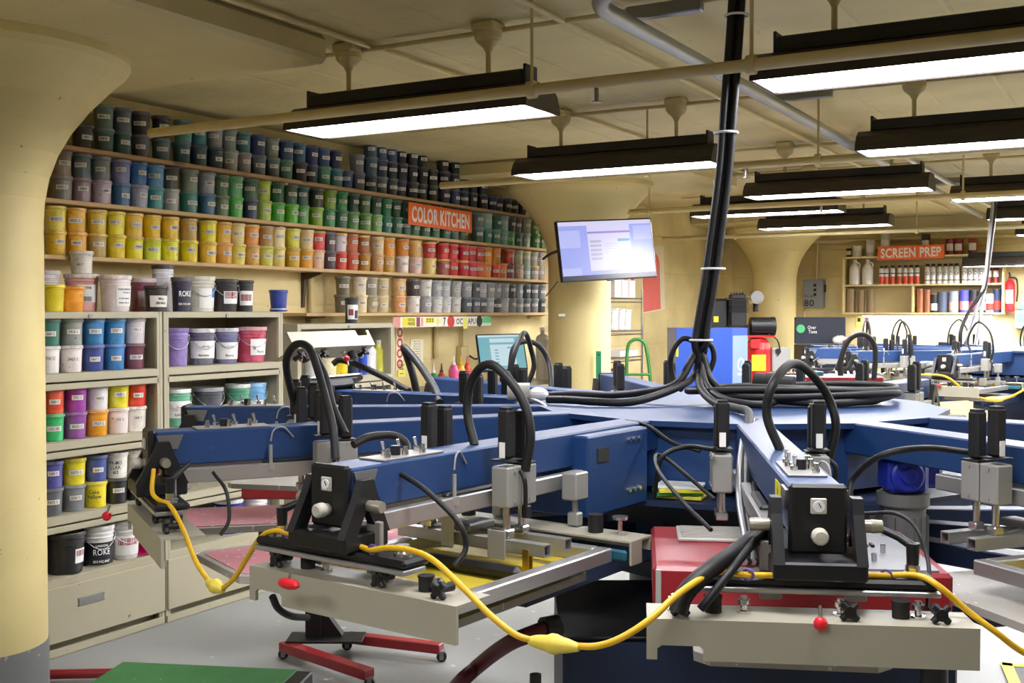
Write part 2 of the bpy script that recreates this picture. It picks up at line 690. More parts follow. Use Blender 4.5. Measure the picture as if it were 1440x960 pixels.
# ------------------------------------------------------------------ fluorescent fixtures
def fixture_parts(root, lv=0):
    def reflector():
        mb = MB()
        L2 = 0.61
        out = [(-0.145, 0.0), (-0.14, 0.03), (-0.115, 0.075), (-0.07, 0.105), (0.07, 0.105), (0.115, 0.075), (0.14, 0.03), (0.145, 0.0)]
        inn = [(-0.139, 0.0), (-0.134, 0.03), (-0.11, 0.07), (-0.068, 0.099), (0.068, 0.099), (0.11, 0.07), (0.134, 0.03), (0.139, 0.0)]
        for P, s in ((out, 1), (inn, -1)):
            for i in range(len(P) - 1):
                a, b = P[i], P[i + 1]
                q = [(-L2, a[0], a[1]), (L2, a[0], a[1]), (L2, b[0], b[1]), (-L2, b[0], b[1])]
                mb._add(q, [(0, 1, 2, 3)], False)
        for (a, b) in ((0, 0), (7, 7)):
            mb._add([(-L2, out[a][0], 0), (L2, out[a][0], 0), (L2, inn[a][0], 0), (-L2, inn[a][0], 0)], [(0, 1, 2, 3)], False)
        for sx in (-1, 1):
            M = Matrix.Translation((sx * L2, 0, 0)) @ Matrix(((0, 0, 1, 0), (1, 0, 0, 0), (0, 1, 0, 0), (0, 0, 0, 1)))
            mb.prism(out, -0.006, 0.006, M)
        return mb

    def spine():
        mb = MB()
        mb.box((0, 0, 0.135), (1.10, 0.115, 0.058), 0.006)
        for sx in (-1, 1):
            mb.box((sx * 0.555, 0, 0.14), (0.012, 0.10, 0.09), 0.003)
        for k in range(7):
            mb.cyl((-0.4 + k * 0.13, -0.0576, 0.14), (-0.4 + k * 0.13, -0.0600, 0.14), 0.006, seg=8)
        return mb

    def tubes():
        mb = MB()
        mb.box((0, 0, 0.008), (1.20, 0.266, 0.006), 0.001)
        return mb

    r = place('reflector', cached('reflector', reflector, [m_brown]), root)
    place('lamp_tubes', cached('lamp_tubes_%d' % lv, tubes, [(m_lamp, m_lamp_mid, m_lamp_far)[lv]]), root)
    place('ballast_housing', cached('ballast_housing', spine, [m_black]), root)

    def hanger():
        mb = MB()
        mb.cyl((0, 0, 0.155), (0, 0, 0.31), 0.011, seg=8)
        mb.lathe([(0.012, 0.255), (0.022, 0.275), (0.05, 0.30), (0.058, 0.315), (0.058, 0.335)], (0, 0, 0), 14)
        mb.box((0, 0, 0.3575), (0.11, 0.11, 0.045), 0.01)
        return mb
    for sx in (-1, 1):
        place('hanger_stem', cached('hanger_stem', hanger, [m_pipe]), root, (sx * 0.36, 0, 0))


FZ = 2.44
LIGHTS = [  # centre x, centre y, z, label
    (-2.74, 3.93, FZ, 'dark fluorescent fixture with glowing tubes above the paint shelves and grey filing cabinets'),
    (-2.68, 5.84, FZ, 'dark fluorescent fixture hanging between the orange kitchen sign and the hanging black cables'),
    (-0.62, 3.93, FZ, 'largest looking dark fluorescent fixture above the near carousel press, beside the hanging cable bundle'),
    (-1.90, 7.72, FZ, 'dark fluorescent fixture just behind the hanging cables, above the blue air dryer'),
    (-0.70, 5.84, FZ, 'dark fluorescent fixture crossing in front of the galvanised conduit, second row from the camera'),
    (-2.80, 9.05, FZ, 'dark fluorescent fixture behind the hanging cable bundle, partly rusted patch on its housing'),
    (-2.75, 10.72, FZ, 'dark fluorescent fixture over the red air compressor, last before the far columns'),
    (-0.68, 8.65, FZ, 'dark fluorescent fixture over the far carousel press, behind the long conduit'),
    (-0.68, 10.62, FZ, 'dark fluorescent fixture farther back over the far carousel press, near its grey cable drop'),
]
for k, (x, y, z, lab) in enumerate(LIGHTS):
    t = thing('fluorescent_fixture', lab, 'ceiling light', (x, y, z), 0, 'fluorescent fixtures on the ceiling')
    fixture_parts(t, 2 if y > 7 else 1 if x < -2 and y > 3 else 0)
for (x, y) in ((-0.68, 1.9), (1.4, 3.93), (-0.68, -0.1), (1.4, 5.84), (1.4, 8.68), (1.4, 10.7), (-2.6, -0.2), (-0.68, 12.9), (1.4, 12.9), (3.4, 5.84), (3.4, 8.68), (3.4, 10.7), (3.4, 12.9)):  # unseen fixtures, added to light the near press, column and far end
    t = thing('fluorescent_fixture', 'dark fluorescent fixture added beyond the edges of the view to light the room', 'ceiling light', (x, y, FZ), 0,
              'added fluorescent fixtures outside the picture')
    fixture_parts(t, 2 if y > 7 else 1 if x < -2 and y > 3 else 0)
# small lamp hung lower by the far shelf
p = W(1437, 374, 12.6)
t = thing('fluorescent_fixture', 'low hung fluorescent fixture beside the fire extinguisher and far shelf', 'ceiling light', p, 0, 'fluorescent fixtures on the ceiling')
place('reflector', CACHE['reflector'], t)
place('lamp_tubes', CACHE['lamp_tubes_2'], t)
place('ballast_housing', CACHE['ballast_housing'], t)
for sx in (-1, 1):
    MB().cyl((sx * 0.36, 0, 0.155), (sx * 0.36, 0, CZ - p.z), 0.006, seg=6).build('hanger_rod', m_pipe, t)


# ------------------------------------------------------------------ pipes on the ceiling
def run_pipe(label, pts, r, m, name='ceiling_pipe', hang=None, heads=None, grp=None, cat='pipe', clamp=0.0):
    o = thing(name, label, cat, (0, 0, 0), 0, grp)
    MB().tube(pts, r, 12).build('pipe_run', m, o)
    for (x, y, z) in hang or []:
        mb = MB()
        mb.cyl((x, y, z + r), (x, y, CZ), 0.007, seg=6)
        mb.lathe([(r + 0.012, -0.014), (r + 0.012, 0.014)], (0, 0, 0), 12, Matrix.Translation((x, y, z)) @ (Matrix.Rotation(PI / 2, 4, 'Y') if clamp == 0 else Matrix.Rotation(PI / 2, 4, 'X')))
        mb.build('pipe_hanger', m, o)
    for (x, y, z) in heads or []:
        mb = MB()
        mb.cyl((x, y, z - r - 0.045), (x, y, z), 0.009, seg=8)
        mb.lathe([(0.02, -0.004), (0.02, 0.0)], (x, y, z - r - 0.047), 10)
        mb.build('sprinkler_head', m_steel, o)
    return o


run_pipe('cream sprinkler pipe passing in front of the fixture over the paint shelves', [(-4.09, 3.70, 2.475), (5.4, 3.70, 2.475)], 0.022, m_pipe,
         hang=[(-2.05, 3.70, 2.475), (-1.2, 3.7, 2.475), (0.9, 3.7, 2.475)], heads=[(-1.78, 3.70, 2.475)], grp='sprinkler pipes', name='sprinkler_pipe')
run_pipe('cream sprinkler pipe running behind the fixture near the orange kitchen sign', [(-4.05, 6.09, 2.46), (5.4, 6.09, 2.46)], 0.022, m_pipe,
         hang=[(-2.6, 6.09, 2.46), (-1.6, 6.09, 2.46), (0.3, 6.09, 2.46)], heads=[(-2.0, 6.09, 2.46)], grp='sprinkler pipes', name='sprinkler_pipe')
run_pipe('cream sprinkler pipe in front of the rust patched fixture behind the cables', [(-3.9, 8.47, 2.46), (5.4, 8.47, 2.46)], 0.022, m_pipe,
         hang=[(-1.2, 8.47, 2.46), (-3.6, 8.47, 2.46)], heads=[(-2.2, 8.47, 2.46)], grp='sprinkler pipes', name='sprinkler_pipe')
run_pipe('cream sprinkler pipe crossing the ceiling farthest back by the far wall', [(-4.6, 11.2, 2.42), (5.4, 11.2, 2.42)], 0.022, m_pipe,
         hang=[(-2.0, 11.2, 2.42), (-3.8, 11.2, 2.42)], grp='sprinkler pipes', name='sprinkler_pipe')
# large galvanised conduit along the room
cpts = spline([(-1.20, 3.30, 2.72), (-1.50, 3.33, 2.70), (-1.66, 3.48, 2.69), (-1.68, 3.75, 2.69), (-1.68, 4.2, 2.69)], 6) + [Vector((-1.68, 13.2, 2.69))]
o = run_pipe('large galvanised conduit bending and running along the ceiling towards the far wall', cpts, 0.030, m_conduit, name='ceiling_conduit', cat='conduit')
for y in (3.95, 5.86, 8.0, 10.3):
    MB().box((-1.62, y, 2.775), (0.30, 0.045, 0.05), 0.004).build('strut_bracket', m_steel, o)
run_pipe('thinner galvanised conduit beside the large conduit, ending with a downward bend', spline([(-1.50, 7.2, 2.70), (-1.50, 9.0, 2.70), (-1.48, 10.8, 2.70), (-1.40, 11.6, 2.66), (-1.1, 11.9, 2.6)], 5), 0.02, m_conduit, name='ceiling_conduit', cat='conduit')
# thin painted conduits fixed on the ceiling
run_pipe('thin cream conduit on the ceiling along the edge of the drop panel', [(-3.0, 2.0, 2.80), (-3.0, 13.8, 2.80)], 0.012, m_pipe, name='thin_conduit', cat='conduit', grp='thin conduits on the ceiling')
run_pipe('thin cream conduit on the bare ceiling between the two front fixtures', [(-2.05, 2.6, 2.79), (-2.05, 13.4, 2.79)], 0.013, m_pipe, name='thin_conduit', cat='conduit', grp='thin conduits on the ceiling')
run_pipe('short loose length of cream conduit at the top of the bare ceiling', [(-2.05, 3.0, 2.78), (-2.42, 3.33, 2.78)], 0.008, m_pipe, name='thin_conduit', cat='conduit', grp='thin conduits on the ceiling')
for (y, lab) in ((3.93, 'cream conduit linking the ceiling boxes of the front fixture row'), (5.84, 'cream conduit linking the ceiling boxes of the second fixture row'),
                 (7.72, 'cream conduit linking the ceiling boxes of the third fixture row'), (9.05, 'cream conduit feeding the rust patched fixture'), (10.7, 'cream conduit linking the ceiling boxes of the rearmost fixture row')):
    run_pipe(lab, [(-4.2, y + 0.03, 2.79), (5.3, y + 0.03, 2.79)], 0.011, m_pipe, name='thin_conduit', cat='conduit', grp='thin conduits on the ceiling')
# slanting brace at the second column's capital
a, b_ = W(883, 294, 9.5), W(908, 252, 9.5)
run_pipe('pale slanting conduit beside the flared column above the wall screen', [a, b_ + (b_ - a) * 0.05], 0.022, mat('pale_tube', 'cfc7b0', 0.4), name='slanting_conduit', cat='conduit')
# skirting round the far wall: cable and conduit on the far wall above the shelf
run_pipe('thin cable strung along the far wall above the orange screen sign', [WY(1125, 352, YF - 0.03), WY(1250, 350, YF - 0.03), WY(1440, 342, YF - 0.03)], 0.008, m_pipe, name='wall_cable', cat='cable')
run_pipe('cream pipe along the far wall under the ceiling', [(-4.9, YF - 0.06, 2.55), (5.0, YF - 0.06, 2.55)], 0.025, m_pipe, name='wall_pipe', cat='pipe')
# ------------------------------------------------------------------ paint tubs and pails
m_tub = object_colour_mat('ink_stained_plastic', 0.36, 0.22)
m_lidmat = object_colour_mat('crusted_lid_plastic', 0.42, 0.30, 16.0)
m_label = mat('paper_label', 'dedad2', 0.6, var=0.06, scale=20)
m_ink = mat('black_marker_ink', '2a2a2c', 0.6, var=0.0)
m_white = mat('white_sticker', 'eeeeec', 0.5, var=0.03)
m_handle = mat('galvanised_wire', 'c3c5c8', 0.3, 0.8, var=0.05)


def tub_body(r, h):
    mb = MB()
    mb.lathe([(r * 0.86, 0.0), (r * 0.885, 0.004), (r * 0.965, h * 0.80), (r * 0.968, h * 0.80), (r * 1.0, h * 0.82), (r * 1.0, h * 0.85), (r * 0.975, h * 0.86), (r * 0.985, h - 0.011)], (0, 0, 0), 20)
    return mb


def tub_lid(r, h):
    mb = MB()
    mb.lathe([(r * 1.04, h - 0.016), (r * 1.085, h - 0.014), (r * 1.085, h - 0.009), (r * 1.05, h - 0.008), (r * 1.05, h - 0.001), (r * 1.03, h), (r * 0.95, h), (r * 0.93, h - 0.003), (0.0001, h - 0.003)], (0, 0, 0), 20)
    return mb


def pail_body(r, h):
    mb = MB()
    mb.lathe([(r * 0.84, 0.0), (r * 0.86, 0.005), (r * 0.945, h * 0.70), (r * 0.99, h * 0.705), (r * 0.99, h * 0.725), (r * 0.955, h * 0.735), (r * 0.965, h * 0.80), (r * 1.01, h * 0.805), (r * 1.01, h * 0.83),
              (r * 0.97, h * 0.84), (r * 0.98, h - 0.014)], (0, 0, 0), 28)
    return mb


def pail_lid(r, h):
    mb = MB()
    mb.lathe([(r * 1.03, h - 0.022), (r * 1.05, h - 0.018), (r * 1.05, h - 0.004), (r * 1.03, h), (r * 0.94, h), (r * 0.92, h - 0.006), (0.0001, h - 0.006)], (0, 0, 0), 28)
    return mb


def pail_bail(r, h):
    """wire bail hanging down across the front."""
    mb = MB()
    pts = []
    for k in range(13):
        a = -PI / 2 + PI * k / 12
        pts.append((r * 1.05 * math.cos(a) + 0.004, r * 1.06 * math.sin(a), h * 0.80 - h * 0.36 * math.cos(a) ** 1.5 if math.cos(a) > 0 else h * 0.80))
    mb.tube(pts, 0.0022, 6)
    for s in (-1, 1):
        mb.cyl((0.0, s * r * 0.97, h * 0.80), (0.0, s * r * 1.09, h * 0.80), 0.007, seg=8)
    return mb


def patch(r0, r1, z0, z1, a0, a1, seg=8):
    mb = MB()
    vs, fs = [], []
    for i in range(seg + 1):
        a = a0 + (a1 - a0) * i / seg
        vs += [(r0 * math.cos(a), r0 * math.sin(a), z0), (r1 * math.cos(a), r1 * math.sin(a), z1)]
    for i in range(seg):
        fs.append((2 * i, 2 * i + 2, 2 * i + 3, 2 * i + 1))
    mb._add(vs, fs, True)
    return mb


CODES = ['5467 C', '7527 C', '1205 C', '155 C', '5275 C', '2925 C', '7701 C', '4525 C', '7472 C', '5507 C', '368 C', '3425 C', '533 C', '1345 C',
         '485 C', '7416 C', 'WARM GREY', 'COOL GREY', '116 C', '102 C', '7409 C', '7565 C', '2767 C', '5405 C']
LABW = 0.060


def tub_label(r, h, v, seed):
    """strip of paper with a hand lettered colour code."""
    def mk():
        rr = r * 0.94 + 0.0022
        w = 0.052 + 0.020 * ((seed * 37) % 10) / 10
        z0 = h * (0.36 + 0.12 * ((seed * 53) % 10) / 10)
        mb = patch(rr, rr + 0.0012, z0, z0 + 0.024, -w / 2 / rr, w / 2 / rr, 6)
        mb.mat(1)
        bent_text(mb, v, w * 0.74, 0.0125, rr + 0.0016, z0 + 0.012, 0.0)
        return mb
    return cached('tub_label_%d_%s' % (int(r * 1000), seed), mk, [m_label, m_ink])


def ink_tub(loc, colr, label, group, lidcol=None, r=0.0522, h=0.125, code=None, rz=0.0, cat='ink tub', lab=True):
    root = thing('ink_tub', label, cat, loc, rz, group)
    k = '%d_%d' % (r * 1000, h * 1000)
    b = place('tub_body', cached('tub_body_' + k, lambda: tub_body(r, h), [m_tub]), root)
    b.color = tublin(colr)
    l = place('lid', cached('tub_lid_' + k, lambda: tub_lid(r, h), [m_lidmat]), root)
    l.color = tuple(0.84 * x + 0.16 * 0.62 for x in tublin(lidcol or colr)[:3]) + (1.0,)
    if lab:
        s = random.randrange(len(CODES)) if code is None else code
        place('paper_label', tub_label(r, h, CODES[s % len(CODES)], s), root)
    return root


# ------------------------------------------------------------------ wall shelves
SHX = -4.785          # front edge of the shelves
SH_Z = {1: 2.484, 2: 2.207, 3: 1.925, 4: 1.632}
SH_Y = {1: (3.45, 9.3), 2: (3.40, 9.25), 3: (3.35, 9.2), 4: (5.62, 9.2)}
SH_NAME = {1: 'top wall shelf', 2: 'second wall shelf', 3: 'third wall shelf', 4: 'lowest wall shelf'}
m_bracket = mat('dark_bracket_steel', '4a4238', 0.5, 0.4, var=0.2)
for k in (1, 2, 3, 4):
    y0, y1 = SH_Y[k]
    o = thing('wall_shelf', {1: 'long timber wall shelf on top under the ceiling, carrying blue and black ink tubs',
                             2: 'long timber wall shelf second from the ceiling, carrying green ink tubs',
                             3: 'long timber wall shelf third from the ceiling, carrying yellow to red ink tubs',
                             4: 'short lowest timber wall shelf carrying grey and beige ink tubs above the stickers'}[k], 'shelf', (0, 0, 0), 0, 'timber shelves on the paint wall')
    MB().box(((XW + SHX) / 2, (y0 + y1) / 2, SH_Z[k] - 0.011), (SHX - XW - 0.002, y1 - y0, 0.022), 0.002).build('shelf_board', m_wood_dark if k == 1 else m_wood, o)
    for i in range(4):
        yy = y0 + 0.25 + (y1 - y0 - 0.5) * i / 3 if k != 3 else (3.6, WX(441, 400, -4.9).y, 7.4, 9.0)[i]
        M = Matrix.Translation((XW + 0.001, yy, SH_Z[k] - 0.0225)) @ Matrix(((1, 0, 0, 0), (0, 0, 1, 0), (0, 1, 0, 0), (0, 0, 0, 1)))
        dk = k == 3 and i == 1
        drop = 0.235 if dk else 0.035
        MB().prism([(0, 0), (0.17, 0), (0.17, -0.010), (0.03, -0.05 if dk else -0.02), (0.012, -drop), (0, -drop)], -0.012, 0.012, M).build('shelf_bracket', m_bracket if dk else m_pipe, o)

R1 = [(117, None, '2d2a30'), (147, '55706a', '3a5e5a'), (172, '4d5866', '31565c'), (198, '2b2628', '4a4c58'), (227, '262122', '42606a'),
      (257, '4c8a80', '2a5a62'), (280, '2f7584', '274c66'), (302, '82868a', '1f4058'), (322, '84908a', '929890'), (342, '3a6e7a', '93908f'), (362, '30407a', '5d6478'),
      (382, '84968a', '586a6c'), (401, '264470', '4a8674'), (420, '345e86', '2a2030'), (437, '303a74', '2a3054'), (454, '3e5e8e', '4a907c'), (471, '2c3060', '3e7a88'),
      (487, None, '345a84'), (502, '6e7680', '4a5068'), (521, '3f627a', '303e52', '3e5870'), (536, '36446a', '4a5e66', '3f587c'), (549, '2e364c', '3c485c', '2e4a7c'),
      (563, '20263e', '282c50', '262a44'), (578, '1e222e', '22263e', '242030'), (592, '20242e', '22262e', '1c202a'), (607, '181c22', '22262c'), (623, '1c2034', '23294a', '22242c'),
      (638, '1e2234', '26407a', '20242e'), (651, '1c2028', '222c50'), (663, '222a44', '1e2438'), (677, '1c2234', '202640'), (690, None, '1c2458'), (700, None, '1c2044'),
      (711, None, '22242e'), (720, None, '181a22'), (732, None, '1a1824')]
R2 = [(88, '8a7c6c', '7d7a70'), (114, '4f6470', '8e707e'), (142, '80868e', 'b8a8bc'), (171, '7c82b4', '3a6a9a'), (195, '346eb8', '9c9cb2'), (217, '5a9ad0', '2b8e90'),
      (238, '3c403e', 'a4a89e'), (266, '7c8e84', '26806f'), (290, '98a0b2', '28648a'), (310, '4a704c', '64764a'), (330, '6ecc8e', '40be44'), (352, '446a5c', '26305a'),
      (370, 'bcd438', 'b8d84c'), (389, '185e3a', '4ab838'), (408, '3c5846', '6ed038'), (424, '2a6052', '58a84e'), (444, '24382a', '88b81e'), (462, '84b032', '3a945e'),
      (479, '28945e', '2a704e'), (495, '1a3e30', '5c9c50'), (512, '486e3c', '64a038'), (527, '2a4e3c', '84b868'), (542, '18844e', '187e64'), (556, '1a5038', '226a4a'),
      (568, '2a644e', '1a5642'), (582, '2c6448', '3a8044'), (596, '24583c', '3c8466'), (610, '2c6444', '2a743c'), (624, '3a6048', '3c6c54'), (636, '4c6c58', '547860'),
      (650, '54744c', '648a4c'), (672, '60746e', '547870'), (684, '98c4b2', '3c886e'), (696, '2a624a', '3c8464'), (707, '98c4b6', '6cb2a0'), (717, '34382c', '38a43c'),
      (726, '604c40', '2a624a'), (738, '8a9884', '90a498'), (751, '64902a', '4c8228'), (760, '3a7224', '346a24')]
R3 = [(78, 'ecd640', 'ecc030'), (107, 'f2b42c', 'f0aa24'), (135, 'dcbc34', 'bca054'), (162, 'f4e01c', 'f2d424'), (187, 'f2c640', 'f2e628'), (213, 'f8ca14', 'd8e838'), (239, 'f4c628', 'f0e82c'),
      (265, 'cca454', 'f6de10'), (292, 'f6e61c', 'f2c434'), (314, 'f2b634', 'eca84c'), (332, 'ecd884', 'f2e25c'), (353, 'f29a44', 'dca44c'), (372, 'bc904c', 'cccc3c'), (390, 'f2de98', 'f2d670'),
      (410, 'e4de44', 'd4a624'), (429, 'eccc94', 'f2a428'), (447, 'e23a3c', 'ecbc94'), (461, '402030', '402838'), (476, 'e4d0d8', 'dc3822'), (493, 'c8622e', 'd4522e'), (510, 'b2622e', 'bc7e1e'),
      (530, 'eccc94', 'dca468'), (546, 'f29414', 'dca44c'), (565, 'e28414', 'f2e4dc'), (583, 'f2bc68', 'f2ccc4'), (603, 'da3e40', 'f2d470'), (623, 'e4403e', 'b46062'), (636, 'ea4442', 'ea4434'),
      (650, 'e23c46', 'e23c46'), (662, 'da443c', 'e2344a'), (672, 'd4443e', 'ea6834'), (683, 'f29224', 'f28a3c'), (695, 'ea861a', 'ea501c'), (706, None, 'f27a1c'), (714, 'da4424', '845052'),
      (728, 'aeb88c', 'd4ac94'), (739, '98a484', '90ac9c'), (749, 'a49c80', '9c9084'), (758, 'a49484', 'a49888')]
R4 = [(481, '6e6648', '605844'), (505, 'ecdabc', 'ecd6a4'), (520, '908874', 'ac9c74'), (537, 'e0c494', 'e8d0a0'), (560, 'ecbc7c', 'f0a868'), (580, '342830', 'f0e8e0'), (597, 'e6e2d8', 'a0a0a6'),
      (613, 'a4a8ac', 'dcdcd8'), (625, 'acb0b4', 'd0d0cc'), (640, 'bcbcbc', 'd8d8d4'), (654, 'a8acb0', '525a64'), (666, '484c56', '565e68'), (677, 'acacb4', '4c505a'), (687, '8a8e94', 'a4a8a8'),
      (696, '82868c', '44484e'), (707, '969aa0', 'b4b4b4'), (717, '3c4046', '72767e'), (728, '8e9298', '8e9298'), (739, '34383e', '565a60'), (750, '565a60', '767a80'), (760, '72767e', '3c4042')]
TX = -4.865
for k, row in ((1, R1), (2, R2), (3, R3), (4, R4)):
    ys = [WX(e[0], 300, TX).y for e in row]
    for it in range(60):                      # keep neighbours from touching
        for i in range(len(ys) - 1):
            gap = 0.1165 - (ys[i + 1] - ys[i])
            if gap > 0:
                ys[i] -= gap / 2
                ys[i + 1] += gap / 2
    for i, e in enumerate(row):
        lo = e[2]
        layers = [(lo, 0)]
        if e[1]:
            layers.append((e[1], 1))
        if len(e) > 3:
            layers.append((e[3], 2))
        for c, lv in layers:
            tot = len(layers)
            pos = 'single' if tot == 1 else ('lower' if lv == 0 else 'upper' if (lv == 1 and tot == 2) else 'middle' if lv == 1 else 'topmost')
            lab = '%s ink tub, %s in the %s stack from the column, %s' % (colour_name(c), pos, ORD[i], SH_NAME[k])
            dx = random.uniform(-0.006, 0.006)
            lc = c
            if k == 3 and random.random() < 0.25:
                lc = 'f0c038'
            ink_tub((TX + dx, ys[i] + random.uniform(-0.0008, 0.0008), SH_Z[k] + 0.0005 + lv * 0.1252), c, lab, 'ink tubs on the ' + SH_NAME[k], lidcol=lc,
                    rz=random.uniform(-40, 8) * DEG - 8 * DEG)


# ------------------------------------------------------------------ filing cabinets used as ink racks
m_cab = mat('beige_cabinet_enamel', 'aaa48c', 0.42, var=0.10, scale=3, spots='6f6a5c', spot_amt=-0.05)
m_cab_in = mat('cabinet_inside_enamel', 'b5ad99', 0.5, var=0.2, scale=4, spots='8a3f3a', spot_amt=-0.045)
m_dark = mat('dark_gap', '262420', 0.7)
FX = -4.50


def filing_cabinet(y0, y1, H, label, tiers, drawer_top):
    root = thing('filing_cabinet', label, 'filing cabinet', (FX, (y0 + y1) / 2, 0), 0, 'beige lateral filing cabinets')
    w = (y1 - y0)
    D = 0.46
    t = 0.02
    mb = MB()
    for s in (-1, 1):
        mb.box((-D / 2, s * (w / 2 - t / 2), H / 2), (D, t, H), 0.002)
        mb.box((-0.012, s * (w / 2 - 0.028), H / 2), (0.022, 0.018, H - 0.02), 0.002)
    mb.box((-D / 2, 0, H - 0.017), (D - 0.001, w - 2 * t - 0.001, 0.033), 0.003)
    mb.box((-D + 0.01, 0, H / 2), (0.018, w - 2 * t - 0.002, H - 0.04))
    mb.box((-D / 2 - 0.02, 0, 0.03), (D - 0.06, w - 2 * t - 0.002, 0.05))
    body = mb.build('cabinet_body', m_cab, root)
    lk = MB().cyl((0.0, 0, H - 0.022), (0.006, 0, H - 0.022), 0.011, seg=14)
    lk.build('lock', m_steel, body)
    for (ztop, zsill) in tiers:
        sh = MB()
        sh.box((-D / 2 - 0.005, 0, zsill - 0.006), (D - 0.05, w - 2 * t - 0.004, 0.012))
        sh.box((-0.007, 0, zsill - 0.0205), (0.014, w - 2 * t - 0.006, 0.038), 0.003)
        sh.build('roll_out_shelf', m_cab, root)
        dr = MB()
        dr.box((-0.012, 0, zsill - 0.0625), (0.022, w - 2 * t - 0.008, 0.030), 0.003)
        dr.build('retracted_door', m_cab, root)
    dw = MB()
    dw.box((0.002, 0, (drawer_top + 0.045) / 2 + 0.022), (0.024, w - 0.012, drawer_top - 0.05), 0.004)
    d = dw.build('drawer', m_cab, root)
    hp = MB()
    zz = drawer_top - 0.075
    hp.box((0.015, -0.02, zz + 0.016), (0.006, 0.16, 0.008), 0.002)
    hp.box((0.015, -0.02, zz - 0.018), (0.006, 0.16, 0.008), 0.002)
    hp.box((0.0165, -0.02, zz - 0.001), (0.005, 0.15, 0.028), 0.001)
    hp.build('drawer_handle', m_steel, d)
    kp = MB().box((-0.004, 0, 0.02), (0.02, w - 0.01, 0.036), 0.002)
    kp.build('kick_plate', m_cab, root)
    return root


T5 = [(1.61, 1.345), (1.275, 1.02), (0.915, 0.665), (0.575, 0.372)]
filing_cabinet(3.225, 4.140, 1.64, 'beige filing cabinet beside the big column, open tiers of small ink tubs', T5, 0.315)
filing_cabinet(4.148, 5.070, 1.64, 'beige filing cabinet in the middle, open tiers of large wire handled pails', T5, 0.315)
filing_cabinet(5.20, 6.19, 1.565, 'lower beige filing cabinet farthest from the column, open top tier with bottles', [(1.53, 1.22), (1.14, 0.90), (0.82, 0.58), (0.5, 0.34)], 0.28)


def cy(px, x=-4.592):
    return WX(px, 500, x).y


CT = -4.592
# left cabinet, three tiers of stacked tubs
TIERS = {
    1: (1.345, [(67, '2f7060', 'e8e4e0'), (93, '8a8e8a', 'e2d8d6'), (124, '347ab8', '364690'), (153, '3682bc', '387abc'), (187, 'dcd4d8', '6c3448')]),
    2: (1.02, [(72, 'e24e34', '34bc68'), (104, '9c369e', '8a449a'), (133, 'dcd8dc', 'f2a22c'), (161, 'e4d62c', 'ecdcd8'), (187, 'e44232', 'e8e0d4')]),
    3: (0.665, [(69, '48489c', '5a6068'), (94, 'ecdc20', '7c7e84'), (125, '38488e', 'ecd81a'), (154, 'e8e4d8', '1a1a1c'), (185, 'e6dece', '161618')]),
}
HAND = {(3, 3, 1): ['PR-MO', 'LLAR', '#2'], (3, 2, 0): ['Cake', 'Yellow'], (3, 4, 1): ['PA']}
TN = {1: 'top tier', 2: 'second tier', 3: 'third tier'}
BIG = ['big white strip reading ROYAL PL', 'x']
for tr, (z, cols) in TIERS.items():
    prev = None
    for i, (px, up, lo) in enumerate(cols):
        y = cy(px)
        if prev is not None and y - prev < 0.130:
            y = prev + 0.130
        y = min(y, 4.036)
        prev = y
        for c, lv in ((lo, 0), (up, 1)):
            lab = '%s ink tub, %s of the %s stack from the column, cabinet %s' % (colour_name(c), 'lower' if lv == 0 else 'upper', ORD[i], TN[tr])
            yt = y
            t = ink_tub((CT + 0.005 * lv, yt, z + 0.001 + lv * 0.1302), c, lab, 'ink tubs in the cabinet beside the column', r=0.0555, h=0.130, rz=-25 * DEG, lab=(tr, i, lv) not in HAND)
            if (tr, i, lv) in HAND:
                mb = MB()
                for q, s in enumerate(HAND[(tr, i, lv)]):
                    bent_text(mb, s, 0.011 * len(s) + 0.006, 0.018, 0.0585, 0.080 - 0.024 * q, -0.35)
                mb.build('hand_lettering', m_ink, t)
# ------------------------------------------------------------------ big pails, jars and cups
m_maroon = mat('maroon_print', '8c2f3c', 0.5, var=0.05)
m_blue_print = mat('blue_print', '2c7fd0', 0.5, var=0.05)
m_navy_print = mat('navy_print', '23284e', 0.5, var=0.05)
m_white_print = mat('white_print', 'f0f0ee', 0.5, var=0.02)


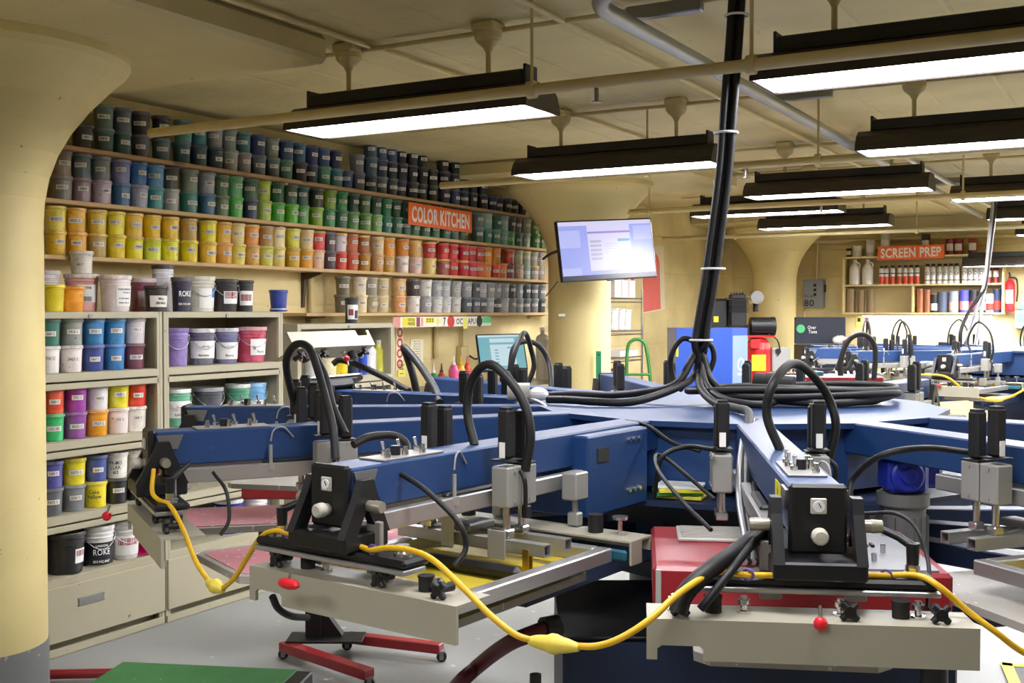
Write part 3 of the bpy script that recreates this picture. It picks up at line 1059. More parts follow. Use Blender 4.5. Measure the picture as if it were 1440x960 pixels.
def pail(name, loc, r, h, col, label, lidcol=None, bail=True, rz=-0.45, wrap=None, wrapmat=None, texts=None, cat='ink pail', group=None, tub=False):
    """wrap: (z0, z1, a0, a1) as fractions of h / degrees; texts: (string, w, h, z, ang, mat)."""
    if group == 'wire handled pails in the middle cabinet':
        loc = (loc[0] - 0.012, min(max(loc[1], 4.148 + 0.042 + r * 1.1), 5.07 - 0.042 - r * 1.1), loc[2])
    r *= 0.965
    root = thing(name, label, cat, loc, rz, group)
    k = '%d_%d' % (r * 1000, h * 1000)
    if tub:
        b = place('tub_body', cached('tub_body_' + k, lambda: tub_body(r, h), [m_tub]), root)
        l = place('lid', cached('tub_lid_' + k, lambda: tub_lid(r, h), [m_lidmat]), root)
    else:
        b = place('pail_body', cached('pail_body_' + k, lambda: pail_body(r, h), [m_tub]), root)
        l = place('lid', cached('pail_lid_' + k, lambda: pail_lid(r, h), [m_lidmat]), root)
        if bail:
            place('wire_handle', cached('pail_bail_' + k, lambda: pail_bail(r, h), [m_handle]), root)
    b.color = tublin(col)
    l.color = tublin(lidcol or col)
    mb = None
    for w in (wrap or []):
        z0, z1, a0, a1, wm = w
        rr0 = r * (0.86 + 0.095 * z0 / 0.7) + 0.003
        rr1 = r * (0.86 + 0.095 * z1 / 0.7) + 0.003
        q = patch(rr0, rr1, z0 * h, z1 * h, a0 * DEG, a1 * DEG, 12).build('pail_label', wm, root)
    for (s, tw, th, z, ang, tm) in (texts or []):
        rr = r * (0.86 + 0.095 * z / 0.7) + 0.0055
        bent_text(MB(), s, tw, th, rr, z * h, ang * DEG).build('lettering', tm, root)
    return root


TOP = 1.6405
g = 'containers on top of the grey cabinets'
# back row on the first cabinet
pail('ink_pail', (-4.83, cy(64, -4.83), TOP), 0.075, 0.205, 'dcd4d4', 'tall whitish pail behind the yellow tub on the cabinet top', bail=False, group=g)
pail('ink_tub', (-4.565, cy(74, -4.565), TOP), 0.060, 0.128, 'e6cf20', 'yellow crusted ink tub at the column end of the cabinet top', tub=True, group=g, cat='ink tub', lidcol='e8d424')
pail('ink_tub', (-4.565, cy(102, -4.565), TOP), 0.060, 0.122, 'f09a28', 'orange ink tub beside the crusted yellow tub on the cabinet top', tub=True, group=g, cat='ink tub')
p1 = (-4.76, cy(113, -4.76) + 0.012, TOP)
pail('ink_pail', p1, 0.086, 0.19, 'e6a49c', 'translucent pink pail behind the orange tub, with a white pot standing on it', bail=False, lidcol='e2d8d6', group=g,
     wrap=[(0.25, 0.72, -30, 45, m_white)], texts=[('ADDITIVE', 0.06, 0.014, 0.63, 0, m_ink), ('IIIIIII', 0.045, 0.025, 0.34, 5, m_ink)])
pail('ink_tub', (p1[0] + 0.02, p1[1] - 0.015, TOP + 0.1915), 0.058, 0.115, 'ded9cc', 'white speckled pot stacked on the translucent pink pail', tub=True, group=g, cat='ink tub', texts=[('463 C', 0.03, 0.012, 0.4, -20, m_ink)])
pail('ink_pail', (-4.62, cy(163, -4.62), TOP), 0.080, 0.185, 'e8dcda', 'white pail with black printed lettering on the cabinet top', bail=False, group=g,
     wrap=[(0.15, 0.70, -10, 70, m_white)], texts=[('International', 0.075, 0.013, 0.62, 22, m_ink), ('Coatings', 0.05, 0.013, 0.52, 32, m_ink), ('~ ~~ ~~~~', 0.06, 0.008, 0.36, 22, m_ink), ('~~~ ~~ ~', 0.06, 0.008, 0.24, 22, m_ink)])
pail('ink_pail', (-4.80, cy(199, -4.82), TOP), 0.074, 0.180, '9a5060', 'translucent maroon pail behind the black jar with white label', bail=False, lidcol='cfc4c6', group=g, wrap=[(0.15, 0.62, -40, 40, mat('faded_label', 'b5a2a6', 0.6))])
pail('ink_tub', (-4.575, cy(220, -4.575), TOP), 0.062, 0.135, '2c2626', 'black lidded jar with cream paper label on the cabinet top', tub=True, cat='jar', group=g,
     wrap=[(0.18, 0.62, -48, 60, m_label)], texts=[('Mix', 0.03, 0.014, 0.5, 10, m_ink), ('Blk base', 0.05, 0.014, 0.34, 10, m_ink)])
pail('ink_pail', (-4.74, cy(230, -4.74), TOP), 0.060, 0.255, 'd9d9e2', 'tall white canister with black splattered rim behind the black jar', bail=False, lidcol='3a3838', group=g)
# second cabinet top
pail('ink_pail', (-4.57, cy(256, -4.57), TOP), 0.056, 0.185, '2a2840', 'dark navy canister with white lettering on the cabinet top', bail=False, lidcol='55555c', group=g,
     texts=[('ROKE', 0.07, 0.030, 0.52, 5, m_white_print), ('800.942.4447', 0.075, 0.012, 0.22, 5, m_white_print)])
pail('ink_pail', (-4.64, cy(283, -4.64), TOP), 0.080, 0.195, 'dcdac8', 'large cream pail with white label and blue square on the cabinet top', bail=True, group=g,
     wrap=[(0.10, 0.66, -25, 62, m_white), (0.40, 0.66, 36, 62, m_blue_print)])
pail('ink_pail', (-4.60, cy(317, -4.60), TOP), 0.076, 0.185, '1e1c1e', 'black pail with red and white label on the cabinet top', bail=True, lidcol='2a2a2c', group=g,
     wrap=[(0.24, 0.62, -25, 55, m_white), (0.40, 0.60, -20, 50, m_maroon)])
pail('ink_tub', (-4.58, cy(344, -4.58), TOP), 0.055, 0.180, '201e20', 'narrow black canister with red and white label next to the black pail', tub=True, lidcol='2c2a2c', group=g, cat='ink canister',
     wrap=[(0.20, 0.66, -50, 50, m_white), (0.34, 0.55, -45, 30, m_maroon)])
t = thing('plastic_cup', 'deep blue plastic cup standing upside down alone on the cabinet top', 'cup', (-4.58, cy(392, -4.58), TOP), 0, g)
b = MB().lathe([(0.0505, 0.0), (0.052, 0.004), (0.052, 0.012), (0.048, 0.015), (0.048, 0.022), (0.046, 0.023), (0.053, 0.112), (0.057, 0.114), (0.057, 0.128), (0.052, 0.130)], (0, 0, 0), 24).build('cup_body', m_tub, t)
b.color = lin('33479c')
r_ = MB().lathe([(0.0521, 0.012), (0.0535, 0.014), (0.0535, 0.018), (0.049, 0.0185)], (0, 0, 0), 24, caps=False).build('white_rim', m_white, t)

# middle cabinet pails
g = 'wire handled pails in the middle cabinet'
zz = T5[0][1] + 0.001
WR = [(0.10, 0.62, -70, 70, m_white)]
pail('ink_pail', (-4.605, cy(249, -4.605), zz), 0.072, 0.205, '8a74b8', 'purple pail with purple lid, first in the top tier of pails', group=g, rz=-0.5)
pail('ink_pail', (-4.605, cy(286, -4.605), zz), 0.075, 0.200, '6a6878', 'dark grey pail with broad white label between purple and slate pails', lidcol='d8d8dc', group=g, wrap=[(0.18, 0.66, -80, 75, m_white)],
     texts=[('~(~~)~', 0.05, 0.02, 0.5, 0, m_ink), ('Specialty', 0.06, 0.013, 0.26, -8, m_ink)])
pail('ink_pail', (-4.605, cy(320, -4.605), zz), 0.072, 0.200, '6c6a94', 'slate blue pail with white label marked in black, third in the top tier', lidcol='cfcfd8', group=g, wrap=[(0.12, 0.60, -75, 75, m_white)],
     texts=[('~(~)~', 0.05, 0.016, 0.48, 0, m_ink), ('Berry', 0.05, 0.016, 0.22, 0, m_ink)])
pail('ink_pail', (-4.61, cy(373, -4.61), zz), 0.096, 0.205, 'c84a62', 'wide crimson pail with white label and round yellow sticker', lidcol='dca0a8', group=g, wrap=[(0.20, 0.66, -20, 70, m_white)],
     texts=[('B', 0.014, 0.018, 0.40, -5, m_maroon), ('Plastisol', 0.05, 0.014, 0.3, 22, m_ink)])
zz = T5[1][1] + 0.001
pail('ink_pail', (-4.605, cy(251, -4.605), zz), 0.074, 0.200, '5fae86', 'green pail with white label and white lid in the second tier', lidcol='dfe4e0', group=g, wrap=[(0.22, 0.68, -70, 75, m_white)],
     texts=[('(~~~)', 0.05, 0.03, 0.5, 0, m_maroon), ('PLASTISOL', 0.06, 0.014, 0.31, -4, m_ink)])
pail('ink_pail', (-4.605, cy(295, -4.605), zz), 0.084, 0.195, '4c4e58', 'charcoal pail with white oval label in the second tier', lidcol='9a9ca2', group=g, wrap=[(0.05, 0.42, -40, 40, m_white)])
pail('ink_pail', (-4.605, cy(336, -4.605), zz), 0.073, 0.200, '4f9a78', 'green pail with grey lid beside the charcoal pail', lidcol='cdd4d0', group=g, wrap=[(0.05, 0.52, -75, 75, m_white)])
pail('ink_pail', (-4.605, cy(383, -4.605), zz), 0.068, 0.200, '6ba6d8', 'light blue pail with white label, last in the second tier', lidcol='8cc0e8', group=g, wrap=[(0.08, 0.50, -75, 75, m_white)])
zz = T5[3][1] + 0.001
pail('ink_pail', (-4.60, cy(322, -4.60), zz), 0.085, 0.195, '2f2fa8', 'royal blue pail with white lid in the lowest tier behind the press', lidcol='ecebe6', group=g, rz=-0.3, wrap=[(0.1, 0.62, 30, 85, m_white)])
pail('ink_pail', (-4.60, cy(372, -4.60), zz), 0.080, 0.195, 'e4e0de', 'white pail with purple stripe in the lowest tier behind the press', group=g, wrap=[(0.1, 0.5, -60, 10, mat('violet_print', '6a5ca8', 0.5))])
# lowest tier of the cabinet beside the column
g = 'large pails low in the cabinet beside the column'
pail('ink_pail', (-4.60, cy(88, -4.60), zz), 0.098, 0.198, '1f1d1e', 'large black pail with small white and red label low beside the column', lidcol='2b2a2a', group=g, bail=False, wrap=[(0.25, 0.60, 20, 62, m_white), (0.42, 0.56, 23, 58, m_maroon)])
pail('ink_pail', (-4.595, cy(131, -4.595) + 0.02, zz), 0.078, 0.198, 'e2e1de', 'white lidded pail with dark wrap lettered in white, low tier', group=g, bail=True, wrap=[(0.03, 0.60, -90, 90, mat('black_wrap', '24242e', 0.5))],
     texts=[('UNION', 0.06, 0.012, 0.52, 0, m_white_print), ('ROKE', 0.085, 0.030, 0.36, 0, m_white_print), ('800.942.4447', 0.085, 0.014, 0.12, 0, m_white_print)])
pail('ink_pail', (-4.595, cy(171, -4.595) + 0.012, zz), 0.074, 0.198, 'cfcdc8', 'grey white pail with faint red printed label, low tier', group=g, bail=True, wrap=[(0.12, 0.62, -60, 60, m_white), (0.38, 0.56, -45, 45, mat('faded_red_print', 'b87878', 0.6))])
t = thing('ink_tub', 'bright pink tub lying on its side next to the pails', 'ink tub', (-4.565, cy(204, -4.565), zz + 0.0575), 0, g)
M = Matrix.Rotation(-75 * DEG, 4, 'Z') @ Matrix.Rotation(PI / 2, 4, 'Y')
o = MB().lathe([(0.040, -0.05), (0.047, -0.045), (0.054, 0.035), (0.054, 0.036), (0.0565, 0.038), (0.0565, 0.05), (0.050, 0.05), (0.047, -0.035), (0.0001, -0.035)], (0, 0, 0), 24, M).build('tub_body', m_tub, t)
o.color = lin('f02888')
# ------------------------------------------------------------------ carousel screen-printing press
m_blue = mat('press_blue_enamel', '183b6c', 0.46, var=0.08, scale=5, spots='21497e', spot_amt=-0.05, coat=0.15)
m_dblue = mat('press_dark_blue_enamel', '1c2c4c', 0.45, var=0.12, scale=5)
m_pblack = mat('press_black_steel', '18181a', 0.45, 0.1, var=0.2, scale=8)
m_rubber = mat('black_rubber_hose', '0f0f11', 0.55, var=0.15, scale=9)
m_cyl = mat('black_cylinder_paint', '121214', 0.6, var=0.3, scale=20, spots='5a5a58', spot_amt=-0.06)
m_alu = mat('brushed_aluminium', 'b9b9b8', 0.34, 0.75, var=0.1, scale=10, stretch=(0.2, 4, 4))
m_alu2 = mat('cast_grey_aluminium', '9a9994', 0.45, 0.25, var=0.08, scale=10)
m_chrome = mat('polished_steel', 'd4d4d6', 0.16, 0.95, var=0.05)
m_beige = mat('beige_holder_enamel', 'a5a08e', 0.42, 0.0, var=0.07, scale=4, spots='a8a394', spot_amt=-0.04)
m_brass = mat('brass', 'b09038', 0.3, 0.85, var=0.1)
m_red = mat('red_enamel', '901a24', 0.38, var=0.1, scale=6, coat=0.2)
m_redball = mat('bright_red_plastic', 'd81f2c', 0.3, var=0.03)
m_pivot = mat('dull_nickel', 'a8a392', 0.35, 0.6, var=0.05)
m_knob = mat('ivory_plastic', 'bdb9ab', 0.4, var=0.03)
m_teal = mat('teal_rubber_seal', '1f5668', 0.5, var=0.15)
m_mesh = mat('yellow_screen_mesh', 'c2ac2c', 0.6, var=0.18, scale=5)
m_pallet = mat('worn_grey_pallet', 'a8a39a', 0.5, var=0.15, scale=6, spots='d8d4cc', spot_amt=-0.02)
m_pink = mat('pink_pallet_tape', 'cf8a90', 0.55, var=0.2, scale=7, spots='e8cccc', spot_amt=0.01)
m_yellow = mat('yellow_caution_sticker', 'd8cf1c', 0.5, var=0.04)
m_gear = mat('gearmotor_blue_paint', '1c2c9c', 0.35, var=0.12, scale=8, coat=0.3)
m_motor = mat('grey_motor_casting', '7c7d7c', 0.45, 0.4, var=0.1)

ZT = 1.32
PC = c2w(0.77, 3.86)
HUB_R = 0.70


def az(a):
    """azimuth measured from the camera-facing direction, towards the left -> angle about z."""
    return (300.0 - a) * DEG


def arm_children(arm, P):
    c = P.get('c', 1.45)
    ls = P.get('ls', 1)
    flip = P.get('flip', 0.0)
    full = not P.get('lite', False)

    def put(nm, fn, mm, loc=(0, 0, 0), rot=None, key=None):
        return place(nm, cached(key or nm, fn, mm), arm, loc, rot)

    if P.get('block'):
        put('hub_block', lambda: MB().box((1.01, 0, 1.205), (0.32, 0.19, 0.215), 0.005), [m_blue])

        def bolts():
            mb = MB()
            for s in (-1, 1):
                for zz in (1.285, 1.145):
                    for k in range(3):
                        mb.cyl((0.90 + 0.028 * k, s * 0.0951, zz), (0.90 + 0.028 * k, s * 0.1005, zz), 0.007, seg=8)
            for k in range(3):
                mb.cyl((0.99 + 0.03 * k, 0.02, 1.3125), (0.99 + 0.03 * k, 0.02, 1.3165), 0.008, seg=8)
            return mb
        put('bolt_pattern', bolts, [m_chrome])
        put('block_slot', lambda: MB().box((1.095, 0.0962, 1.258), (0.055, 0.003, 0.038)), [m_dark])

    def rail():
        return MB().box((1.53, 0, 1.2045), (0.86, 0.026, 0.040), 0.003)
    for s in (-1, 1):
        put('slide_rail', rail, [m_alu], (0, s * 0.068, 0))
        put('rail_end_plate', lambda: MB().box((1.962, 0, 1.155), (0.012, 0.04, 0.11), 0.002), [m_alu2], (0, s * 0.078, 0))

    # squeegee carriage: two housings and two cylinders on each flank
    def housing():
        mb = MB()
        mb.box((0, 0, 1.235), (0.056, 0.05, 0.095), 0.004)
        for zz in (1.2, 1.27):
            for s in (-1, 1):
                mb.cyl((0, s * 0.0251, zz), (0, s * 0.0275, zz), 0.005, seg=8)
        return mb

    def cyls():
        mb = MB()
        mb.box((0, 0, (1.288 + 1.403) / 2), (0.034, 0.034, 1.403 - 1.288), 0.006)
        mb.box((0, 0, 1.404), (0.027, 0.027, 0.005), 0.002)
        mb.box((0, 0, 1.2845), (0.056, 0.05, 0.004), 0.001)
        return mb

    def rods():
        mb = MB()
        mb.cyl((0, 0, 1.13), (0, 0, 1.19), 0.009, seg=10)
        mb.box((0, 0, 1.125), (0.026, 0.03, 0.02), 0.003)
        return mb
    for s in (-1, 1):
        for dx in (-0.030, 0.030):
            L_ = (c + dx, s * 0.118, 0)
            put('carriage_housing', housing, [m_alu2], L_)
            put('air_cylinder', cyls, [m_cyl], (L_[0], L_[1], 0.012 if dx > 0 else 0.0))
            if full:
                put('piston_rod', rods, [m_chrome], L_)
        if full:
            put('cylinder_sticker', lambda: MB().box((0.0477, 0, 1.320), (0.0012, 0.016, 0.036)), [m_white], (c, s * 0.118, 0))
    if full:
        def valve():
            mb = MB()
            mb.tube(spline([(0.012, 0.028, 1.27), (0.02, 0.045, 1.25), (0.01, 0.04, 1.20), (0.0, 0.03, 1.17)], 5), 0.006, 6)
            mb.box((0.0, 0.035, 1.175), (0.018, 0.02, 0.03), 0.003)
            return mb
        put('air_valve_line', valve, [m_rubber], (c, 0.118, 0))

    if P.get('bars', True) and full:
        def bar():
            mb = MB()
            W2 = 0.22
            for z in (0.0125, -0.0125):
                mb.box((0, 0, z), (0.028, 2 * W2, 0.003))
            for sx in (-1, 1):
                mb.box((sx * 0.0125, 0, 0), (0.003, 2 * W2, 0.025))
            return mb
        for dx in (-0.045, 0.04):
            put('squeegee_bar', bar, [m_alu], (c + dx, 0.02, 1.10))

        put('bar_clamp', lambda: MB().box((0.058, 0.11, 1.102), (0.006, 0.05, 0.066), 0.001), [m_alu2], (c, 0, 0))
        put('cable_block', lambda: MB().box((0.066, -0.03, 1.118), (0.016, 0.036, 0.078), 0.006), [m_knob], (c, 0, 0))
        for dx in (0.04, 0.055):
            put('brass_clip', lambda: MB().box((0, 0.19, 1.076), (0.004, 0.018, 0.05), 0.001), [m_brass], (c + dx, 0, 0))
        put('flood_bar', lambda: MB().box((0.145, 0.07, 1.066), (0.030, 0.34, 0.032), 0.010), [m_pblack], (c, 0, 0))

        def linkage():
            mb = MB()
            for s in (-1, 1):
                mb.tube([(-0.03, s * 0.118, 1.125), (-0.03, s * 0.07, 1.115), (0.0, s * 0.02, 1.115)], 0.007, 6)
                mb.tube([(0.03, s * 0.118, 1.118), (0.0, s * 0.02, 1.118)], 0.006, 6)
                mb.ball((0.03, s * 0.118, 1.112), 0.014, 10, 6)
            mb.box((0.0, 0.0, 1.127), (0.10, 0.05, 0.02), 0.004)
            return mb
        put('squeegee_linkage', linkage, [m_steel], (c, 0, 0))

    # switches on top of the beam
    if full:
        put('switch_plate', lambda: MB().box((1.79, 0, 1.3225), (0.20, 0.075, 0.004), 0.001), [m_alu2])

        def toggle():
            mb = MB()
            mb.cyl((0, 0, 1.3245), (0, 0, 1.334), 0.0075, seg=8)
            mb.cyl((0, 0, 1.334), (0.006, 0, 1.355), 0.003, 0.0045, seg=6)
            return mb

        def stub():
            mb = MB()
            mb.cyl((0, 0, 1.3245), (0, 0, 1.334), 0.0075, seg=8)
            mb.cyl((0, 0, 1.334), (0, 0, 1.344), 0.0055, seg=8)
            return mb
        for k, (x, y) in enumerate(((1.72, -0.02), (1.745, 0.02), (1.775, -0.022), (1.80, 0.018), (1.83, -0.018), (1.86, 0.02))):
            if k % 2 == 0:
                put('toggle_switch', toggle, [m_chrome], (x, y, 0))
            else:
                put('button_stud', stub, [m_chrome], (x, y, 0))
        put('push_button', lambda: MB().cyl((1.81, -0.002, 1.3245), (1.81, -0.002, 1.345), 0.011, seg=10), [m_pblack])

        def sidebar():
            mb = MB()
            mb.box((1.62, 0, 1.225), (0.20, 0.022, 0.018), 0.005)
            mb.tube([(1.52, 0, 1.225), (1.49, 0.0, 1.232), (1.475, 0.0, 1.245)], 0.006, 6)
            return mb
        for s in (-1, 1):
            put('flank_handle', sidebar, [m_pblack], (0, s * 0.062, 0))

        def sensor():
            mb = MB()
            mb.cyl((1.70, 0.075, 1.21), (1.70, 0.075, 1.275), 0.005, seg=8)
            mb.cyl((1.70, 0.075, 1.205), (1.70, 0.075, 1.225), 0.011, seg=8)
            mb.tube(spline([(1.70, 0.075, 1.285), (1.69, 0.072, 1.315), (1.66, 0.06, 1.32), (1.63, 0.053, 1.29)], 5), 0.0024, 6)
            return mb
        put('proximity_sensor', sensor, [m_alu2])

    # end cap with gauge and knob
    def gauge():
        mb = MB()
        mb.box((2.0225, 0, 1.287), (0.006, 0.029, 0.029), 0.002)
        mb.mat(1)
        mb.lathe([(0.0105, 0), (0.0105, 0.002), (0.0001, 0.002)], (0, 0, 0), 16, Matrix.Translation((2.0255, 0, 1.287)) @ Matrix.Rotation(PI / 2, 4, 'Y'))
        mb.mat(2)
        mb.box((2.0282, 0.0015, 1.289), (0.001, 0.0018, 0.010), rx=0.5)
        return mb

    def knob():
        mb = MB()
        mb.cyl((2.0206, 0, 1.235), (2.034, 0, 1.235), 0.012, seg=14)
        mb.lathe([(0.0145, 0), (0.0155, 0.004), (0.0145, 0.018), (0.011, 0.022), (0.0001, 0.023)], (0, 0, 0), 18, Matrix.Translation((2.032, 0, 1.235)) @ Matrix.Rotation(PI / 2, 4, 'Y'))
        return mb
    put('end_cap', lambda: MB().box((2.0105, 0, 1.262), (0.02, 0.104, 0.128), 0.006), [m_pblack])
    put('pressure_gauge', gauge, [m_knob, m_white, m_ink])
    put('regulator_knob', knob, [m_knob])

    # front yoke group, pivoted at the end of the beam
    PV = Vector((1.985, 0, 1.25))
    rot = (0, flip, 0)
    RM = Matrix.Rotation(flip, 3, 'Y')

    def P_(x, y, z):
        return (x - PV.x, y, z - PV.z)

    HX, HY = P.get('hx', 0.0), P.get('hy', 0.0)

    def fput(nm, fn, mm, y=0.0, key=None, hold=False):
        v = Vector((HX, HY, P.get('hz', 0.0))) if hold else Vector()
        v.rotate(RM)
        return place(nm, cached(key or nm, fn, mm), arm, PV + Vector((0, y, 0)) + v, rot)

    def yoke():
        mb = MB()
        for s in (-1, 1):
            M = Matrix.Translation((-PV.x, s * 0.073, -PV.z)) @ Matrix(((1, 0, 0, 0), (0, 0, -1, 0), (0, 1, 0, 0), (0, 0, 0, 1)))
            mb.prism([(1.970, 1.298), (2.002, 1.298), (2.012, 1.27), (2.058, 1.185), (2.020, 1.185), (1.989, 1.242), (1.958, 1.185), (1.922, 1.185), (1.960, 1.27)], -0.010, 0.010, M)
        mb.box(P_(1.99, 0, 1.1725), (0.13, 0.166, 0.034), 0.004)
        return mb

    def channel():
        mb = MB()
        M = Matrix.Translation((2.103 - PV.x, 0, -PV.z)) @ Matrix(((0, 0, 1, 0), (1, 0, 0, 0), (0, 1, 0, 0), (0, 0, 0, 1)))
        mb.prism([(-0.285, 1.022), (-0.285, 1.095), (0.285, 1.095), (0.285, 1.022), (-0.185, 1.022), (-0.185, 1.042), (-0.192, 1.048), (-0.258, 1.048), (-0.266, 1.042), (-0.266, 1.022)], -0.004, 0.004, M)
        mb.box(P_(2.05, 0, 1.0925), (0.098, 0.57, 0.005))
        return mb

    def clamp():
        mb = MB()
        mb.cyl(P_(2.05, 0, 1.0955), P_(2.05, 0, 1.122), 0.0155, seg=16)
        mb.cyl(P_(2.05, 0, 1.122), P_(2.05, 0, 1.126), 0.017, seg=16)
        return mb

    def starknob():
        mb = MB()
        cx, cz = 2.085, 1.112
        for k in range(4):
            a = PI / 4 + k * PI / 2
            mb.cyl(P_(cx, 0, cz), P_(cx, 0.020 * math.cos(a), cz + 0.020 * math.sin(a)), 0.008, 0.006, seg=8)
        mb.cyl(P_(cx - 0.008, 0, cz), P_(cx + 0.008, 0, cz), 0.011, seg=10)
        mb.cyl(P_(cx - 0.040, 0, cz), P_(cx - 0.007, 0, cz), 0.010, 0.007, seg=10)
        return mb

    def hbolt():
        mb = MB()
        mb.cyl(P_(2.05, 0, 1.0955), P_(2.05, 0, 1.126), 0.0065, seg=8)
        mb.cyl(P_(2.05, 0, 1.0955), P_(2.05, 0, 1.100), 0.013, seg=8)
        mb.cyl(P_(2.05, 0, 1.112), P_(2.05, 0, 1.120), 0.012, seg=6)
        return mb

    def lever():
        mb = MB()
        mb.cyl(P_(1.985, 0, 1.176), P_(1.985, 0, 1.216), 0.011, 0.0125, seg=12)
        mb.tube([P_(1.988, ls * 0.004, 1.207), P_(1.965, -ls * 0.02, 1.222), P_(1.925, -ls * 0.07, 1.240)], 0.0085, 8, taper=[1.1, 0.95, 0.75])
        return mb

    def redknob():
        mb = MB()
        mb.cyl(P_(2.11, -0.01, 1.128), P_(2.118, -0.01, 1.105), 0.0035, seg=6)
        mb.mat(1)
        mb.ball(P_(2.118, -0.01, 1.098), 0.0125, 14, 8, (1, 2.4, 0.9) if P.get('redlong') else (1, 1, 1))
        return mb
    fput('yoke', yoke, [m_pblack])
    fput('crossbar', lambda: MB().box(P_(1.985, 0, 1.146), (0.085, 0.43, 0.018), 0.006), [m_pblack])
    fput('aluminium_strip', lambda: MB().box(P_(1.995, 0, 1.131), (0.07, 0.43, 0.010), 0.002), [m_alu])
    fput('screen_holder', channel, [m_beige], hold=True)
    for y in (-0.165, 0.165):
        fput('holder_clamp', clamp, [m_cyl], y, hold=True)
    if full:
        for s in (-1, 1):
            put('pivot_plate', lambda: MB().prism([(1.93, 1.312), (2.0, 1.312), (1.985, 1.275), (1.945, 1.275)], -0.003, 0.003, Matrix(((1, 0, 0, 0), (0, 0, -1, 0), (0, 1, 0, 0), (0, 0, 0, 1)))), [m_steel], (0, s * 0.0535, 0))
        for s in (-1, 1):
            def pivot():
                mb = MB()
                mb.cyl(P_(1.985, s * 0.0835, 1.245), P_(1.985, s * 0.100, 1.245), 0.012, seg=12)
                mb.cyl(P_(1.985, s * 0.100, 1.245), P_(1.985, s * 0.120, 1.245), 0.013, 0.0115, seg=14)
                return mb
            fput('pivot_knob', pivot, [m_pivot], 0, 'pivot_knob_%d' % s)
        for y in (-0.225, 0.07, 0.225):
            fput('star_knob', starknob, [m_pblack], y, hold=True)
        for y in (-0.215, -0.09, 0.08, 0.215):
            fput('holder_bolt', hbolt, [m_chrome], y - 0.02, hold=True)
        fput('clamp_lever', lever, [m_pblack], ls * 0.175, 'clamp_lever_%d' % ls)
        for s in (-1, 1):
            fput('lever_base', lambda: MB().lathe([(0.019, 0), (0.019, 0.006), (0.013, 0.010), (0.013, 0.022)], P_(1.985, 0, 1.155), 14), [m_chrome], s * 0.175)
        fput('red_release_knob', redknob, [m_chrome, m_redball], 0.0, 'red_release_knob_%s' % P.get('redlong', False))
    # rear holder
    RY = P.get('ry', 0.0)
    if P.get('rear', True):
        def rearch():
            mb = MB()
            mb.box((1.30, 0, 1.0925), (0.10, 0.62, 0.006), 0.001)
            mb.box((1.255, 0, 1.075), (0.006, 0.62, 0.03))
            for s in (-1, 1):
                mb.box((1.325, s * 0.308, 1.065), (0.05, 0.006, 0.055))
            return mb
        put('rear_screen_holder', rearch, [m_beige], (0, RY, 0))
        put('rubber_seal', lambda: MB().box((1.352, 0, 1.06), (0.012, 0.60, 0.026), 0.005), [m_teal], (0, RY, 0))
        if full:
            def rbolt():
                mb = MB()
                mb.cyl((1.30, 0, 1.0957), (1.30, 0, 1.135), 0.006, seg=8)
                mb.cyl((1.30, 0, 1.135), (1.30, 0, 1.142), 0.020, seg=12)
                return mb

            def rpost():
                mb = MB()
                mb.cyl((1.27, 0, 1.0957), (1.27, 0, 1.16), 0.008, seg=8)
                mb.box((1.27, 0, 1.115), (0.028, 0.032, 0.035), 0.004)
                mb.box((1.27, 0, 1.20), (0.06, 0.045, 0.07), 0.004)
                return mb
            for s in (-1, 1):
                put('rear_clamp', lambda: MB().cyl((1.30, 0, 1.0957), (1.30, 0, 1.14), 0.019, seg=14), [m_cyl], (0, s * 0.2, 0))
                put('rear_bolt', rbolt, [m_chrome], (0, s * 0.27, 0))
                put('rail_bracket', rpost, [m_alu2], (0, s * 0.120, 0))
    # hose arch from the beam to the carriage
    hs = P.get('hose')
    if hs:
        h0, sd, top = hs
        pts = [(h0, 0.0, 1.319), (h0 - 0.01, -0.03 * sd, 1.40), (h0 - 0.01, -0.015 * sd, 1.475), ((h0 + c) / 2, 0.05 * sd, top), (c, 0.135 * sd, top - 0.07), (c, 0.165 * sd, 1.36), (c, 0.150 * sd, 1.27)]
        MB().tube(spline(pts, 7), P.get('hr', 0.0110), 10).build('air_hose', m_rubber, arm)


def make_beam_mesh():
    def beam():
        mb = MB()
        mb.box((1.27, 0, 1.275), (1.46, 0.10, 0.09), 0.004)
        return mb
    return cached('print_arm', beam, [m_blue])


def pallet_poly():
    w, r0, r1, c = 0.18, 1.18, 1.85, 0.03
    return [(r0, -0.10), (r0 + 0.10, -w), (r1 - c, -w), (r1, -w + c), (r1, w - c), (r1 - c, w), (r0 + 0.10, w), (r0, 0.10)]


